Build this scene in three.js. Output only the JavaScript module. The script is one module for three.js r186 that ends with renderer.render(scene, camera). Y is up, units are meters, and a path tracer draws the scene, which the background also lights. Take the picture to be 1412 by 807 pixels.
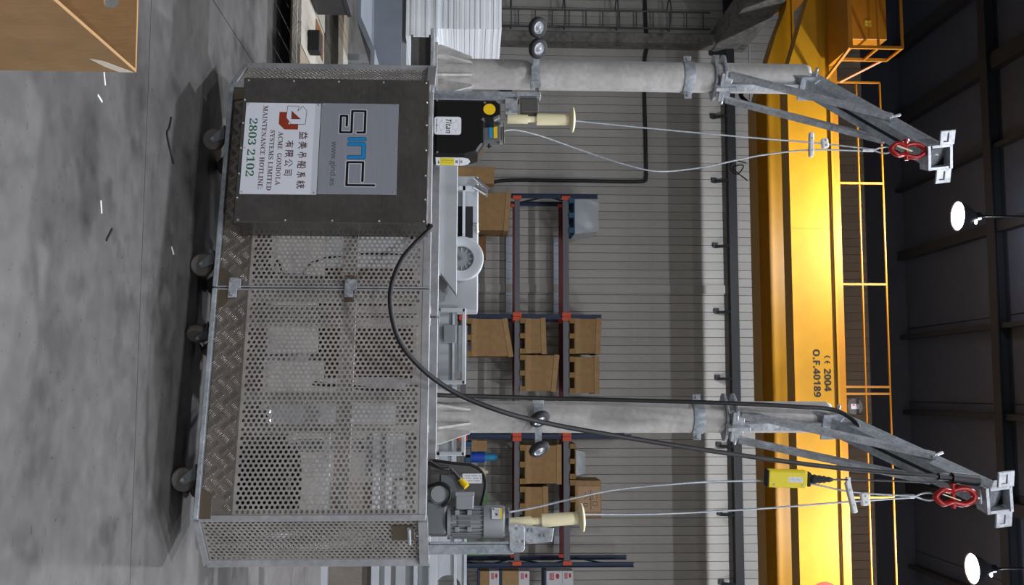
import * as THREE from 'three';
import { mergeGeometries } from 'three/addons/utils/BufferGeometryUtils.js';
import { RoundedBoxGeometry } from 'three/addons/geometries/RoundedBoxGeometry.js';
import { RectAreaLightUniformsLib } from 'three/addons/lights/RectAreaLightUniformsLib.js';
import { FontLoader } from 'three/addons/loaders/FontLoader.js';
import { TextGeometry } from 'three/addons/geometries/TextGeometry.js';

// ---------------------------------------------------------------- camera, exposure, lamps
// The photograph was taken with the camera turned on its side: world up points to the right of the picture.
const scene = new THREE.Scene();
const renderer = new THREE.WebGLRenderer({ antialias: true });
renderer.toneMapping = THREE.LinearToneMapping;
renderer.toneMappingExposure = 1.27;
renderer.shadowMap.enabled = true;
const camera = new THREE.PerspectiveCamera(2 * Math.atan(403.5 / 1400) * 180 / Math.PI, 1412 / 807, 0.05, 80);
{
  const yaw = 5.5 * Math.PI / 180, pitch = Math.atan(66 / 1400), roll = 0.006;
  const fw = new THREE.Vector3(-Math.sin(yaw), 0, -Math.cos(yaw)), rt = new THREE.Vector3(Math.cos(yaw), 0, -Math.sin(yaw)), up = new THREE.Vector3(0, 1, 0);
  const look = fw.clone().multiplyScalar(Math.cos(pitch)).addScaledVector(up, Math.sin(pitch));
  const head = up.clone().multiplyScalar(Math.cos(pitch)).addScaledVector(fw, -Math.sin(pitch));
  camera.position.set(0, 1.4, 0);
  camera.up.copy(rt.clone().addScaledVector(head, roll).negate().normalize());
  camera.lookAt(camera.position.clone().add(look));
}
scene.background = new THREE.Color(0x000000);
RectAreaLightUniformsLib.init();
const LAMP_NITS = 1400, LAMP_SIZE = 0.34, LAMP_Y = 10.3, LAMP_COLOR = 0xf4f6ff;
const LAMP_X = [-3.15, 3.1, 9.3], LAMP_Z = [-17.75, -7.2, 3.4, 14.0];

// ---------------------------------------------------------------- helpers
let seed = 71;
const rnd = () => { seed = (seed * 1664525 + 1013904223) >>> 0; return seed / 4294967296; };
const V = (x, y, z) => new THREE.Vector3(x, y, z);
const taken = {};
function numbered(n) { const k = taken[n] = (taken[n] ?? -1) + 1; return k ? `${n}_${String(k).padStart(3, '0')}` : n; }
function uvBox(g) {
  const p = g.attributes.position, n = g.attributes.normal, a = new Float32Array(p.count * 2);
  for (let i = 0; i < p.count; i++) {
    const x = Math.abs(n.getX(i)), y = Math.abs(n.getY(i)), z = Math.abs(n.getZ(i));
    if (y >= x && y >= z) { a[2 * i] = p.getX(i); a[2 * i + 1] = p.getZ(i); }
    else if (x >= z) { a[2 * i] = p.getZ(i); a[2 * i + 1] = p.getY(i); }
    else { a[2 * i] = p.getX(i); a[2 * i + 1] = p.getY(i); }
  }
  g.setAttribute('uv', new THREE.BufferAttribute(a, 2)); return g;
}
function join(gs) {
  gs = (Array.isArray(gs) ? gs.flat(9) : [gs]).map(g => {
    const q = g.index ? g.toNonIndexed() : g;
    for (const k of Object.keys(q.attributes)) if (k !== 'position' && k !== 'normal') q.deleteAttribute(k);
    return q;
  });
  return uvBox(gs.length > 1 ? mergeGeometries(gs) : gs[0]);
}
const geo = {
  box(w, h, d, x = 0, y = 0, z = 0) { return new THREE.BoxGeometry(w, h, d).translate(x, y, z); },
  span(x0, x1, y0, y1, z0, z1) { return new THREE.BoxGeometry(x1 - x0, y1 - y0, z1 - z0).translate((x0 + x1) / 2, (y0 + y1) / 2, (z0 + z1) / 2); },
  rbox(w, h, d, r, x = 0, y = 0, z = 0, s = 2) { return new RoundedBoxGeometry(w, h, d, s, r).translate(x, y, z); },
  cyl(r, l, x = 0, y = 0, z = 0, axis = 'y', seg = 24, r2 = r) {
    const g = new THREE.CylinderGeometry(r2, r, l, seg);
    if (axis === 'x') g.rotateZ(-Math.PI / 2); if (axis === 'z') g.rotateX(Math.PI / 2);
    return g.translate(x, y, z);
  },
  between(g, p, q, hint) {            // a geometry with its length along z, centred, laid from p to q
    const d = q.clone().sub(p), z = d.clone().normalize(); let up = hint ? hint.clone() : (Math.abs(z.y) > .98 ? V(1, 0, 0) : V(0, 1, 0));
    const x = up.clone().cross(z).normalize(), y = z.clone().cross(x);
    const m = new THREE.Matrix4().makeBasis(x, y, z).setPosition(p.clone().add(q).multiplyScalar(.5));
    return g.applyMatrix4(m);
  },
  bar(p, q, w, h, hint) { return geo.between(new THREE.BoxGeometry(w, h, p.distanceTo(q)), p, q, hint); },
  rod(p, q, r, seg = 12) { return geo.between(new THREE.CylinderGeometry(r, r, p.distanceTo(q), seg).rotateX(Math.PI / 2), p, q); },
  tube(pts, r, n = 60, seg = 10) { return new THREE.TubeGeometry(new THREE.CatmullRomCurve3(pts), n, r, seg); },
  ext(pts, depth, bevel = 0, holes = []) {
    const s = new THREE.Shape(pts.map(p => new THREE.Vector2(p[0], p[1])));
    for (const h of holes) s.holes.push(new THREE.Path(h.map(p => new THREE.Vector2(p[0], p[1]))));
    return new THREE.ExtrudeGeometry(s, { depth, bevelEnabled: bevel > 0, bevelSize: bevel, bevelThickness: bevel, bevelSegments: 2, curveSegments: 12 });
  },
  lathe(pts, seg = 32) { return new THREE.LatheGeometry(pts.map(p => new THREE.Vector2(p[0], p[1])), seg); },
};
const ring = (cx, cy, r, n = 24, a0 = 0, a1 = Math.PI * 2) => Array.from({ length: n }, (_, i) => { const a = a0 + (a1 - a0) * i / (a1 - a0 >= 6.28 ? n : n - 1); return [cx + r * Math.cos(a), cy + r * Math.sin(a)]; });
function part(name, gs, m, parent) { const o = new THREE.Mesh(join(gs), m); o.name = name; parent.add(o); return o; }
function share(name, g, m, parent, x, y, z) { const o = new THREE.Mesh(g, m); o.name = name; o.position.set(x, y, z); parent.add(o); return o; }
function thing(name, label, category, pos = [0, 0, 0], turn = 0, group) {
  const o = new THREE.Group(); o.name = numbered(name); o.position.set(...pos); o.rotation.y = turn;
  o.userData = { label, category }; if (group) o.userData.group = group; scene.add(o); return o;
}
function single(name, label, category, gs, m, group) {
  const o = new THREE.Mesh(join(gs), m); o.name = numbered(name); o.userData = { label, category }; if (group) o.userData.group = group; scene.add(o); return o;
}
function struct(name, gs, m) {
  const o = gs ? new THREE.Mesh(join(gs), m) : new THREE.Group(); o.name = name; o.userData = { kind: 'structure' }; scene.add(o); return o;
}

// ---------------------------------------------------------------- textures
const hash = (x, y, s) => { let h = (x * 374761393 + y * 668265263 + s * 974711) | 0; h = Math.imul(h ^ (h >>> 13), 1274126177); return ((h ^ (h >>> 16)) >>> 0) / 4294967295; };
function vnoise(x, y, per, s) {        // tileable value noise, period per
  const xi = Math.floor(x), yi = Math.floor(y), fx = x - xi, fy = y - yi, u = fx * fx * (3 - 2 * fx), v = fy * fy * (3 - 2 * fy);
  const w = k => ((k % per) + per) % per;
  const a = hash(w(xi), w(yi), s), b = hash(w(xi + 1), w(yi), s), c = hash(w(xi), w(yi + 1), s), d = hash(w(xi + 1), w(yi + 1), s);
  return a + (b - a) * u + (c - a) * v + (a - b - c + d) * u * v;
}
function fbm(u, v, per, oct, s) { let a = 0, w = .5, t = 0; for (let i = 0; i < oct; i++) { a += w * vnoise(u * per, v * per, per, s + i); t += w; w *= .55; per *= 2; } return a / t; }
function tex(n, fn, metres, color = true) {
  const d = new Uint8Array(n * n * 4);
  for (let j = 0; j < n; j++) for (let i = 0; i < n; i++) {
    const c = fn(i / n, j / n), k = 4 * (j * n + i);
    if (typeof c === 'number') d[k] = d[k + 1] = d[k + 2] = Math.max(0, Math.min(255, c * 255)); else for (let q = 0; q < 3; q++) d[k + q] = Math.max(0, Math.min(255, c[q] * 255));
    d[k + 3] = 255;
  }
  const t = new THREE.DataTexture(d, n, n); t.wrapS = t.wrapT = THREE.RepeatWrapping; t.magFilter = THREE.LinearFilter; t.minFilter = THREE.LinearMipmapLinearFilter; t.generateMipmaps = true;
  const m = Array.isArray(metres) ? metres : [metres, metres]; t.repeat.set(1 / m[0], 1 / m[1]);
  if (color) t.colorSpace = THREE.SRGBColorSpace; t.needsUpdate = true; return t;
}
const T = {};
T.concrete = tex(1024, (u, v) => {
  const a = fbm(u, v, 4, 6, 3), b = fbm(u, v, 40, 3, 21), c = fbm(u, v, 9, 3, 55); const f2 = fbm(u, v, 17, 4, 90); let g = .70 + .12 * (a - .5) + .2 * (b - .5); if (f2 > .6) g -= (f2 - .6) * .7;
  if (c > .64) g -= (c - .64) * .9; const sp = vnoise(u * 160, v * 160, 160, 77); if (sp > .95) g -= .2;
  return [g, g * .995, g * .985];
}, 3.1);
T.concreteRough = tex(512, (u, v) => .55 + .3 * fbm(u, v, 6, 4, 13), 2.3, false);
T.brushed = tex(512, (u, v) => .42 + .22 * vnoise(u * 4, v * 256, 256, 5) + .12 * fbm(u, v, 6, 3, 9), .8, false);
T.metalPatch = tex(512, (u, v) => { const a = fbm(u, v, 5, 5, 31), b = fbm(u, v, 30, 2, 33); const g = .82 + .2 * (a - .5) + .1 * (b - .5); return [g, g, g]; }, .7);
T.galv = tex(512, (u, v) => { const a = fbm(u, v, 24, 2, 41), b = fbm(u, v, 5, 3, 43); const g = .80 + .22 * (a - .5) + .16 * (b - .5); return [g * .985, g, g * 1.015]; }, .35);
T.card = tex(512, (u, v) => { const a = fbm(u, v, 6, 4, 51), b = vnoise(u * 200, v * 24, 24 * 25, 53); const g = .86 + .14 * (a - .5) + .07 * (b - .5); return [g, g * .99, g * .97]; }, .6);
T.wood = tex(512, (u, v) => { const w = fbm(u, v, 3, 3, 61), r = Math.sin((v * 22 + w * 5) * 6.283); const g = .82 + .09 * r + .14 * (w - .5); return [g, g * .97, g * .92]; }, .5);
T.wall = tex(512, (u, v) => { const a = fbm(u, v, 3, 5, 71), b = fbm(u, v, 26, 3, 73); const g = .88 + .15 * (a - .5) + .07 * (b - .5); return [g, g, g * .99]; }, 4.3);
T.bump = tex(256, (u, v) => fbm(u, v, 16, 4, 81), .4, false);
T.paint = tex(256, (u, v) => { const a = fbm(u, v, 5, 4, 91); const g = .93 + .1 * (a - .5); return [g, g, g]; }, 1.2);

function mat(color, rough, metal = 0, o = {}) { return new THREE.MeshStandardMaterial({ color, roughness: rough, metalness: metal, ...o }); }
const M = {
  floor: mat(0x72716f, .8, 0, { map: T.concrete, roughnessMap: T.concreteRough, bumpMap: T.concrete, bumpScale: .002 }),
  joint: mat(0x3a3a39, .95),
  wallA: mat(0xd6d4ce, .62, .05, { map: T.wall }), wallB: mat(0xcfcdc7, .62, .05, { map: T.wall }), wallSeam: mat(0x8e8b84, .8),
  wallSide: mat(0x9c9c99, .8, 0, { map: T.wall }),
  roof: mat(0x4c5a72, .75, 0, { map: T.wall }), roofSteel: mat(0x2b3037, .65, .1, { map: T.paint }),
  darkSteel: mat(0x3b3d3f, .6, .3, { map: T.paint }), concreteBeam: mat(0xb9b8b2, .85, 0, { map: T.concrete }),
  alu: mat(0xc6c8ca, .42, .35, { map: T.metalPatch }),
  aluSheet: mat(0xc2bdb6, .5, .4, { map: T.metalPatch }),
  tread: mat(0xa8a097, .3, .7, { map: T.metalPatch }),
  stainless: mat(0x94918d, .42, .9, { map: T.metalPatch, roughnessMap: T.brushed }),
  gusset: mat(0x84796a, .3, .9),
  mast: mat(0xd6d3ce, .6, .15, { map: T.metalPatch, bumpMap: T.bump, bumpScale: .0008 }),
  galv: mat(0xc6cbce, .42, .3, { map: T.galv }), zinc: mat(0xdcdee0, .34, .35, { map: T.galv }), chrome: mat(0xe2e2e2, .16, 1),
  rubber: mat(0x17171a, .7, 0, { bumpMap: T.bump, bumpScale: .0006 }), black: mat(0x0c0c0d, .28), blackMatt: mat(0x141415, .75), cable: mat(0x131314, .5),
  castorTyre: mat(0x625d58, .7), castorHub: mat(0x747a7d, .45, .3),
  signWhite: mat(0xd9dbde, .5), redPaint: mat(0x9d1613, .3, .1), cream: mat(0xe6dcb4, .5), plastic: mat(0xdfe0dc, .45),
  yellow: mat(0xc58c10, .42, 0, { map: T.paint }), yellowDeep: mat(0xc07a0c, .5, 0, { map: T.paint }),
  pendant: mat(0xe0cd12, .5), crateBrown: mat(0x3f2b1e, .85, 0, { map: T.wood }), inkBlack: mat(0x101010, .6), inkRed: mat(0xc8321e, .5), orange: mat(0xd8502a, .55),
  machine: mat(0xb9bec1, .48, .05, { map: T.paint }), machineLight: mat(0xd3d8dc, .45, .05, { map: T.paint }), machineDark: mat(0x8d9396, .5, .05, { map: T.paint }),
  graphite: mat(0x5d5b58, .5, .1, { map: T.paint }), motor: mat(0x9fa3a5, .42, .35, { map: T.paint }), cast: mat(0x6f7274, .5, .4),
  card: mat(0xbd9767, .85, 0, { map: T.card }), cardLid: mat(0xc6a274, .85, 0, { map: T.card }), cardDark: mat(0x9b744b, .9, 0, { map: T.card }), cardBig: mat(0xa58256, .85, 0, { map: T.card }),
  cardEdge: mat(0xa58256, .9), tape: mat(0xd2c9b6, .55),
  pallet: mat(0xc09d66, .85, 0, { map: T.wood }), palletBlue: mat(0x3d6f9f, .7, 0, { map: T.wood }), board: mat(0xa49b8d, .85, 0, { map: T.wood }), boardGrey: mat(0xa59d94, .85, 0, { map: T.card }), boardGreyB: mat(0x9c948b, .85, 0, { map: T.card }), boardPale: mat(0xc3c3bd, .8, 0, { map: T.wood }), rust: mat(0x8a5a23, .9, 0, { map: T.card }),
  rackBlue: mat(0x2b3c5c, .5, .1, { map: T.paint }), rackGrey: mat(0x6c6c70, .5, .2, { map: T.paint }), rackRed: mat(0x6a1f22, .55, .1), 
  blueSteel: mat(0x7a828a, .55, .1, { map: T.paint }), paper: mat(0xe2e6e8, .8), paperB: mat(0xd2d7da, .8),
  plasticWrap: new THREE.MeshPhysicalMaterial({ color: 0xdde4ea, roughness: .35, transmission: .45, thickness: 0, metalness: 0 }),
  bluePlastic: mat(0x1f4fbf, .4), cyanPlastic: mat(0x2f8fc0, .4), green: mat(0x4c7d3c, .6), sheet: mat(0xc6d3dc, .4), warnYellow: mat(0xf2c81d, .4),
};
// ---------------------------------------------------------------- printed signs (flat print on real plates)
function print(w, h, draw, o = {}) {
  const c = document.createElement('canvas'); c.width = w; c.height = h; const x = c.getContext('2d'); draw(x, w, h);
  const t = new THREE.CanvasTexture(c); t.colorSpace = THREE.SRGBColorSpace; t.anisotropy = 8;
  return mat(0xffffff, o.rough ?? .5, o.metal ?? 0, { map: t });
}
function plate(name, w, h, m, parent, x, y, z, ry = 0, rx = 0, rz = 0) {     // a thin printed plate, face to +z, uv over the face
  const g = new THREE.PlaneGeometry(w, h); const o = new THREE.Mesh(g, m); o.name = name; o.position.set(x, y, z); o.rotation.set(rx, ry, rz); parent.add(o); return o;
}
const GLYPH = {   // brush strokes of the characters on the white plate, on a 100 x 100 grid
  a: [[30,3,38,16],[70,3,60,17],[8,22,92,22],[36,28,12,52],[62,28,90,52],[14,60,86,60],[20,60,20,88],[40,60,40,88],[60,60,60,88],[80,60,80,88],[4,90,96,90]],
  b: [[33,2,40,14],[67,2,60,14],[18,18,82,18],[22,32,78,32],[12,46,88,46],[50,18,50,46],[8,62,92,62],[50,48,46,66,14,96],[52,66,90,96]],
  c: [[30,8,70,8,70,32,30,32,30,8],[50,32,50,99],[20,78,20,46,80,46,80,78,72,78]],
  d: [[28,2,20,14],[12,92,15,14,45,14,45,92,38,90],[4,50,50,50],[28,24,32,36],[28,60,32,72],[52,48,61,35,62,8,85,8,85,38,96,44],[58,56,88,56,88,94,58,94,58,56]],
  e: [[75,4,25,14],[52,12,30,30,56,32],[70,22,26,52,78,50],[68,40,82,58],[50,54,50,95,42,90],[32,64,16,86],[66,64,86,84]],
  f: [[25,5,9,28,26,30],[36,20,11,50,39,48],[22,52,22,92],[12,62,7,78],[33,62,39,76],[70,3,72,14],[48,18,96,18],[70,18,55,42,86,42],[80,32,92,46],[60,50,58,75,45,94],[76,50,76,86,96,86,96,74]],
  g: [[8,20,92,20],[48,3,35,40,7,70],[35,95,35,42,78,42,78,94,68,92],[35,58,78,58],[35,74,78,74]],
  h: [[12,96,12,8,36,8,24,36,38,52,30,66,20,62],[64,80,48,92,48,8,84,8,84,44,48,44],[48,26,84,26],[86,48,70,60],[58,46,94,96]],
  i: [[40,6,8,46],[60,6,94,45],[48,40,22,86,76,80],[66,62,86,94]],
  j: [[15,12,86,12,86,92,74,90],[18,33,66,33],[24,52,62,52,62,78,24,78,24,52]],
};
function glyph(x, k, px, py, s, wd) {
  x.lineWidth = wd; x.lineCap = 'round'; x.lineJoin = 'round';
  for (const st of GLYPH[k]) { x.beginPath(); for (let i = 0; i < st.length; i += 2) x[i ? 'lineTo' : 'moveTo'](px + st[i] * s / 100, py + st[i + 1] * s / 100); x.stroke(); }
}
function fit(x, txt, x0, x1, y, font, size) { x.font = font.replace('$', size); const w = x.measureText(txt).width; x.save(); x.translate(x0, y); x.scale((x1 - x0) / w, 1); x.fillText(txt, 0, 0); x.restore(); }
M.signHotline = print(1024, 768, (x, w, h) => {
  x.fillStyle = '#cfd2d9'; x.fillRect(0, 0, w, h); x.fillStyle = '#b9bcc4'; x.fillRect(0, 0, w, h * .075);
  const P = pts => { x.beginPath(); pts.forEach((p, i) => x[i ? 'lineTo' : 'moveTo'](p[0] * w, p[1] * h)); x.closePath(); };
  x.fillStyle = '#8c2f12'; P([[.10, .55], [.235, .55], [.295, .47], [.295, .29], [.235, .29], [.235, .42], [.17, .42], [.10, .34]]); x.fill();
  x.fillStyle = '#cfd2d9'; x.strokeStyle = '#23232c'; x.lineWidth = 5;
  P([[.032, .445], [.032, .29], [.085, .305], [.032, .24], [.085, .185], [.235, .195], [.235, .385], [.165, .455]]); x.fill(); x.stroke();
  P([[.09, .385], [.175, .27], [.175, .385]]); x.fillStyle = '#8c2f12'; x.fill(); x.stroke();
  x.strokeStyle = '#452a2c'; 'abcdef'.split('').forEach((k, i) => glyph(x, k, (.315 + i * .107) * w, .155 * h, .088 * w, 9));
  'ghij'.split('').forEach((k, i) => glyph(x, k, (.415 + i * .102) * w, .33 * h, .085 * w, 9));
  x.fillStyle = '#47262c'; x.textBaseline = 'alphabetic';
  fit(x, 'ACME  GONDOLA', .32 * w, .905 * w, .545 * h, 'bold $px serif', 66); fit(x, 'SYSTEMS LIMITED', .30 * w, .965 * w, .655 * h, 'bold $px serif', 66);
  fit(x, 'MAINTENANCE HOTLINE:', .03 * w, .955 * w, .77 * h, 'bold $px serif', 66);
  x.fillStyle = '#1d5f3a'; fit(x, '2803 2102', .17 * w, .82 * w, .94 * h, 'bold $px serif', 112);
});
M.signLogo = print(1024, 800, (x, w, h) => {
  x.fillStyle = '#9498a0'; x.fillRect(0, 0, w, h);
  for (let i = 0; i < 1600; i++) { x.fillStyle = `rgba(${i % 2 ? 255 : 40},${i % 2 ? 255 : 42},${i % 2 ? 255 : 48},.035)`; x.fillRect(rnd() * w - 100, rnd() * h, 200 + rnd() * 400, 1.5); }
  x.lineCap = 'round'; x.lineJoin = 'round';
  const L = (pts, c, lw) => { x.strokeStyle = c; x.lineWidth = lw; x.beginPath(); pts.forEach((p, i) => x[i ? 'lineTo' : 'moveTo'](p[0] * w, p[1] * h)); x.stroke(); };
  const g = [[.325, .525], [.325, .43], [.085, .43], [.085, .60], [.325, .60], [.325, .745], [.14, .745], [.14, .665], [.25, .665]];
  const d = [[.86, .435], [.655, .435], [.655, .635], [.905, .635], [.905, .285]];
  for (const q of [g, d]) { L(q, '#dfe1e6', 40); L(q, '#0e0f16', 25); }
  for (const q of [[[.40, .43], [.40, .62]], [[.455, .62], [.455, .435], [.60, .435], [.60, .62]]]) { L(q, '#0b3f66', 46); L(q, '#1e8fd0', 36); }
  x.fillStyle = '#3c3f47'; fit(x, 'www.gind.es', .43 * w, .915 * w, .845 * h, '$px sans-serif', 74);
}, { rough: .42, metal: .35 });
M.stickerBrand = print(320, 460, (x, w, h) => {
  x.fillStyle = '#e3e5e8'; x.fillRect(0, 0, w, h); x.strokeStyle = '#8a8d92'; x.lineWidth = 4;
  const O = pts => { x.beginPath(); pts.forEach((p, i) => x[i ? 'lineTo' : 'moveTo'](p[0] * w, p[1] * h)); x.closePath(); x.stroke(); };
  O([[.5, .05], [.88, .2], [.72, .22], [.74, .3], [.3, .28], [.28, .2], [.12, .18]]); O([[.3, .66], [.72, .64], [.74, .72], [.9, .74], [.5, .84], [.12, .72], [.28, .72]]);
  x.fillStyle = '#15161b'; fit(x, 'Titan', .05 * w, .95 * w, .575 * h, 'italic bold $px sans-serif', 140);
  x.fillStyle = '#3a3c42'; for (let i = 0; i < 15; i++) x.fillRect((.09 + i * .055) * w, .91 * h, .035 * w, .035 * h); x.fillStyle = '#15161b'; x.beginPath(); x.arc(.5 * w, .925 * h, .03 * h, 0, 7); x.fill();
});
M.stickerTape = print(512, 96, (x, w, h) => {
  x.fillStyle = '#dcdde0'; x.fillRect(0, 0, w, h); x.fillStyle = '#d8c81c'; x.fillRect(.13 * w, 0, .5 * w, h);
  x.fillStyle = '#7d7512'; for (let i = 0; i < 9; i++) { x.fillRect((.17 + i * .05) * w, .25 * h, .03 * w, .12 * h); x.fillRect((.18 + i * .05) * w, .55 * h, .025 * w, .1 * h); }
  x.fillStyle = '#26272b'; x.beginPath(); x.moveTo(.05 * w, .75 * h); x.lineTo(.085 * w, .2 * h); x.lineTo(.115 * w, .75 * h); x.fill(); x.fillStyle = '#7b7e84'; x.fillRect(.66 * w, .3 * h, .1 * w, .4 * h); x.fillStyle = '#26272b'; x.fillRect(.80 * w, .1 * h, .015 * w, .8 * h); x.fillStyle = '#7b7e84'; x.fillRect(.84 * w, .3 * h, .07 * w, .4 * h);
});
M.ratingPlate = print(256, 160, (x, w, h) => { x.fillStyle = '#cfd2d4'; x.fillRect(0, 0, w, h); x.strokeStyle = '#4b4e52'; x.lineWidth = 3; x.strokeRect(30, 52, 170, 60); x.fillStyle = '#4b4e52'; for (let i = 0; i < 4; i++) x.fillRect(42, 62 + i * 13, 60 + 40 * (i % 2), 4); x.fillRect(120, 68, 60, 34); x.fillStyle = '#e6c818'; x.fillRect(0, 0, w, 34); x.fillStyle = '#2d2f33'; x.fillRect(12, 122, 34, 26); });
M.palePlate = print(256, 64, (x, w, h) => { x.fillStyle = '#d6d9de'; x.fillRect(0, 0, w, h); x.fillStyle = '#777b82'; for (let i = 0; i < 3; i++) for (let k = 0; k < 13; k++) if ((i * 7 + k * 3) % 5) x.fillRect(14 + k * 18, 12 + i * 16, 13, 6); });
M.cartonPrint = print(256, 256, (x, w, h) => {
  x.fillStyle = '#b8946a'; x.fillRect(0, 0, w, h); x.strokeStyle = '#3b2f24'; x.lineWidth = 5; x.strokeRect(40, 110, 190, 2); x.strokeRect(70, 90, 60, 40); x.beginPath(); x.arc(100, 60, 24, 3.3, 6.1); x.stroke(); x.strokeRect(150, 40, 40, 46); x.beginPath(); x.moveTo(60, 180); x.lineTo(100, 150); x.lineTo(130, 190); x.stroke(); x.strokeRect(170, 150, 30, 40);
});
M.redPrint = print(128, 128, (x, w, h) => { x.fillStyle = '#d4d3d4'; x.fillRect(0, 0, w, h); x.fillStyle = '#b3202c'; x.beginPath(); x.arc(28, 36, 16, 0, 7); x.fill(); x.fillRect(10, 66, 40, 40); x.fillStyle = '#d4d3d4'; for (let i = 0; i < 4; i++) x.fillRect(13, 71 + i * 9, 34, 3); });
M.warnSticker = print(96, 96, (x, w, h) => { x.fillStyle = '#f0ad10'; x.fillRect(0, 0, w, h); x.fillStyle = '#e8d75a'; x.beginPath(); x.moveTo(48, 8); x.lineTo(90, 86); x.lineTo(6, 86); x.fill(); x.strokeStyle = '#2a2205'; x.lineWidth = 5; x.stroke(); x.beginPath(); x.moveTo(52, 30); x.lineTo(42, 56); x.lineTo(54, 56); x.lineTo(46, 78); x.stroke(); });
const font = await new FontLoader().loadAsync('fonts/droid/droid_sans_bold.typeface.json');
const lettering = (txt, size) => new TextGeometry(txt, { font, size, depth: .004, curveSegments: 5 }).scale(1.1, 1, 1);

// ---------------------------------------------------------------- the hall
const X0 = -12, X1 = 13, ZB = -24.5, ZF = 20, YR = 12.3;
{
  const fl = struct('floor', [geo.span(X0 - .3, X1 + .3, -.3, -.014, ZB - .3, ZF + .3)], M.joint);
  const xs = [X0, -8.15, -2.15, 3.85, 9.85, X1], zs = [ZB, -22.45, -16.45, -10.45, -4.45, 1.55, 7.55, 13.55, ZF];
  for (let i = 0; i + 1 < xs.length; i++) for (let j = 0; j + 1 < zs.length; j++)
    part('floor_slab', geo.span(xs[i] + .003, xs[i + 1] - .003, -.05, 0, zs[j] + .003, zs[j + 1] - .003), M.floor, fl);
}
{
  const wb = struct('wall_back', [geo.span(X0 - .3, X1 + .3, 0, YR, ZB - .4, ZB - .05)], M.wallSeam);
  const pitch = .206, g = join(geo.rbox(pitch - .009, YR, .06, .006, 0, YR / 2, ZB - .03, 1));
  for (let i = 0, x = X0; x < X1; x += pitch, i++) {
    const o = share('cladding_panel', g, i % 3 === 1 ? M.wallB : M.wallA, wb, x + pitch / 2, 0, 0); o.position.z = (i % 5 === 2 ? -.004 : 0);
  }
  struct('wall_left', [geo.span(X0 - .3, X0, 0, YR, ZB, ZF)], M.wallSide);
  struct('wall_right', [geo.span(X1, X1 + .3, 0, YR, ZB, ZF)], M.wallSide);
  struct('wall_front', [geo.span(X0 - .3, X1 + .3, 0, YR, ZF, ZF + .3)], M.wallSide);
}
{
  const rf = struct('ceiling', [geo.span(X0 - .3, X1 + .3, YR + .04, YR + .3, ZB - .4, ZF + .3)], M.roofSteel);
  const g = join(geo.box(1.76, .03, 8.05, 0, 0, 0));
  for (let x = -11.3; x < X1; x += 1.78) for (let k = 0; k < 6; k++) share('roof_sheet', g, M.roof, rf, x, YR + .02, ZB + 4 + k * 8.06);
  let n = 1;
  for (const z of [-19.85, -12.4, -4.9, 2.6, 10.1, 17.6]) struct(`trim_${n++}`, [geo.span(X0, X1, YR - .28, YR - .25, z - .14, z + .14), geo.span(X0, X1, YR - .25, YR + .02, z - .02, z + .02), geo.span(X0, X1, YR - .03, YR, z - .14, z + .14)], M.roofSteel);
  for (const [x, w] of [[-10.4, .1], [-8.5, .3], [-6.7, .34], [-4.95, .08], [-3.3, .22], [-1.3, .1], [.52, .12], [2.32, .26], [4.2, .1], [6.1, .3], [8, .1], [10, .3]])
    struct(`trim_${n++}`, [geo.span(x - w / 2, x + w / 2, YR - .2, YR - .005, ZB, ZF)], M.roofSteel);
  // dark rail along the back wall with its brackets, a wall lap above it and a shallow pillar
  const br = []; for (let x = -10; x < 12; x += 1.62) br.push(geo.bar(V(x, 7.55, ZB + .02), V(x, 7.88, ZB + .24), .07, .05), geo.span(x - .1, x + .02, 7.5, 7.62, ZB, ZB + .05));
  struct(`trim_${n++}`, [geo.span(X0, X1, 7.86, 8.06, ZB + .02, ZB + .26), ...br], M.darkSteel);
  struct(`trim_${n++}`, [geo.span(X0, X1, 8.5, 8.54, ZB, ZB + .03)], M.machineLight);
  struct(`trim_${n++}`, [geo.span(-2.56, -2.36, 0, 7.86, ZB, ZB + .05)], M.wallA);
  struct(`trim_${n++}`, [geo.span(X0, X1, 11.35, YR, ZB, ZB + .05)], M.roof);
}
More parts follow.
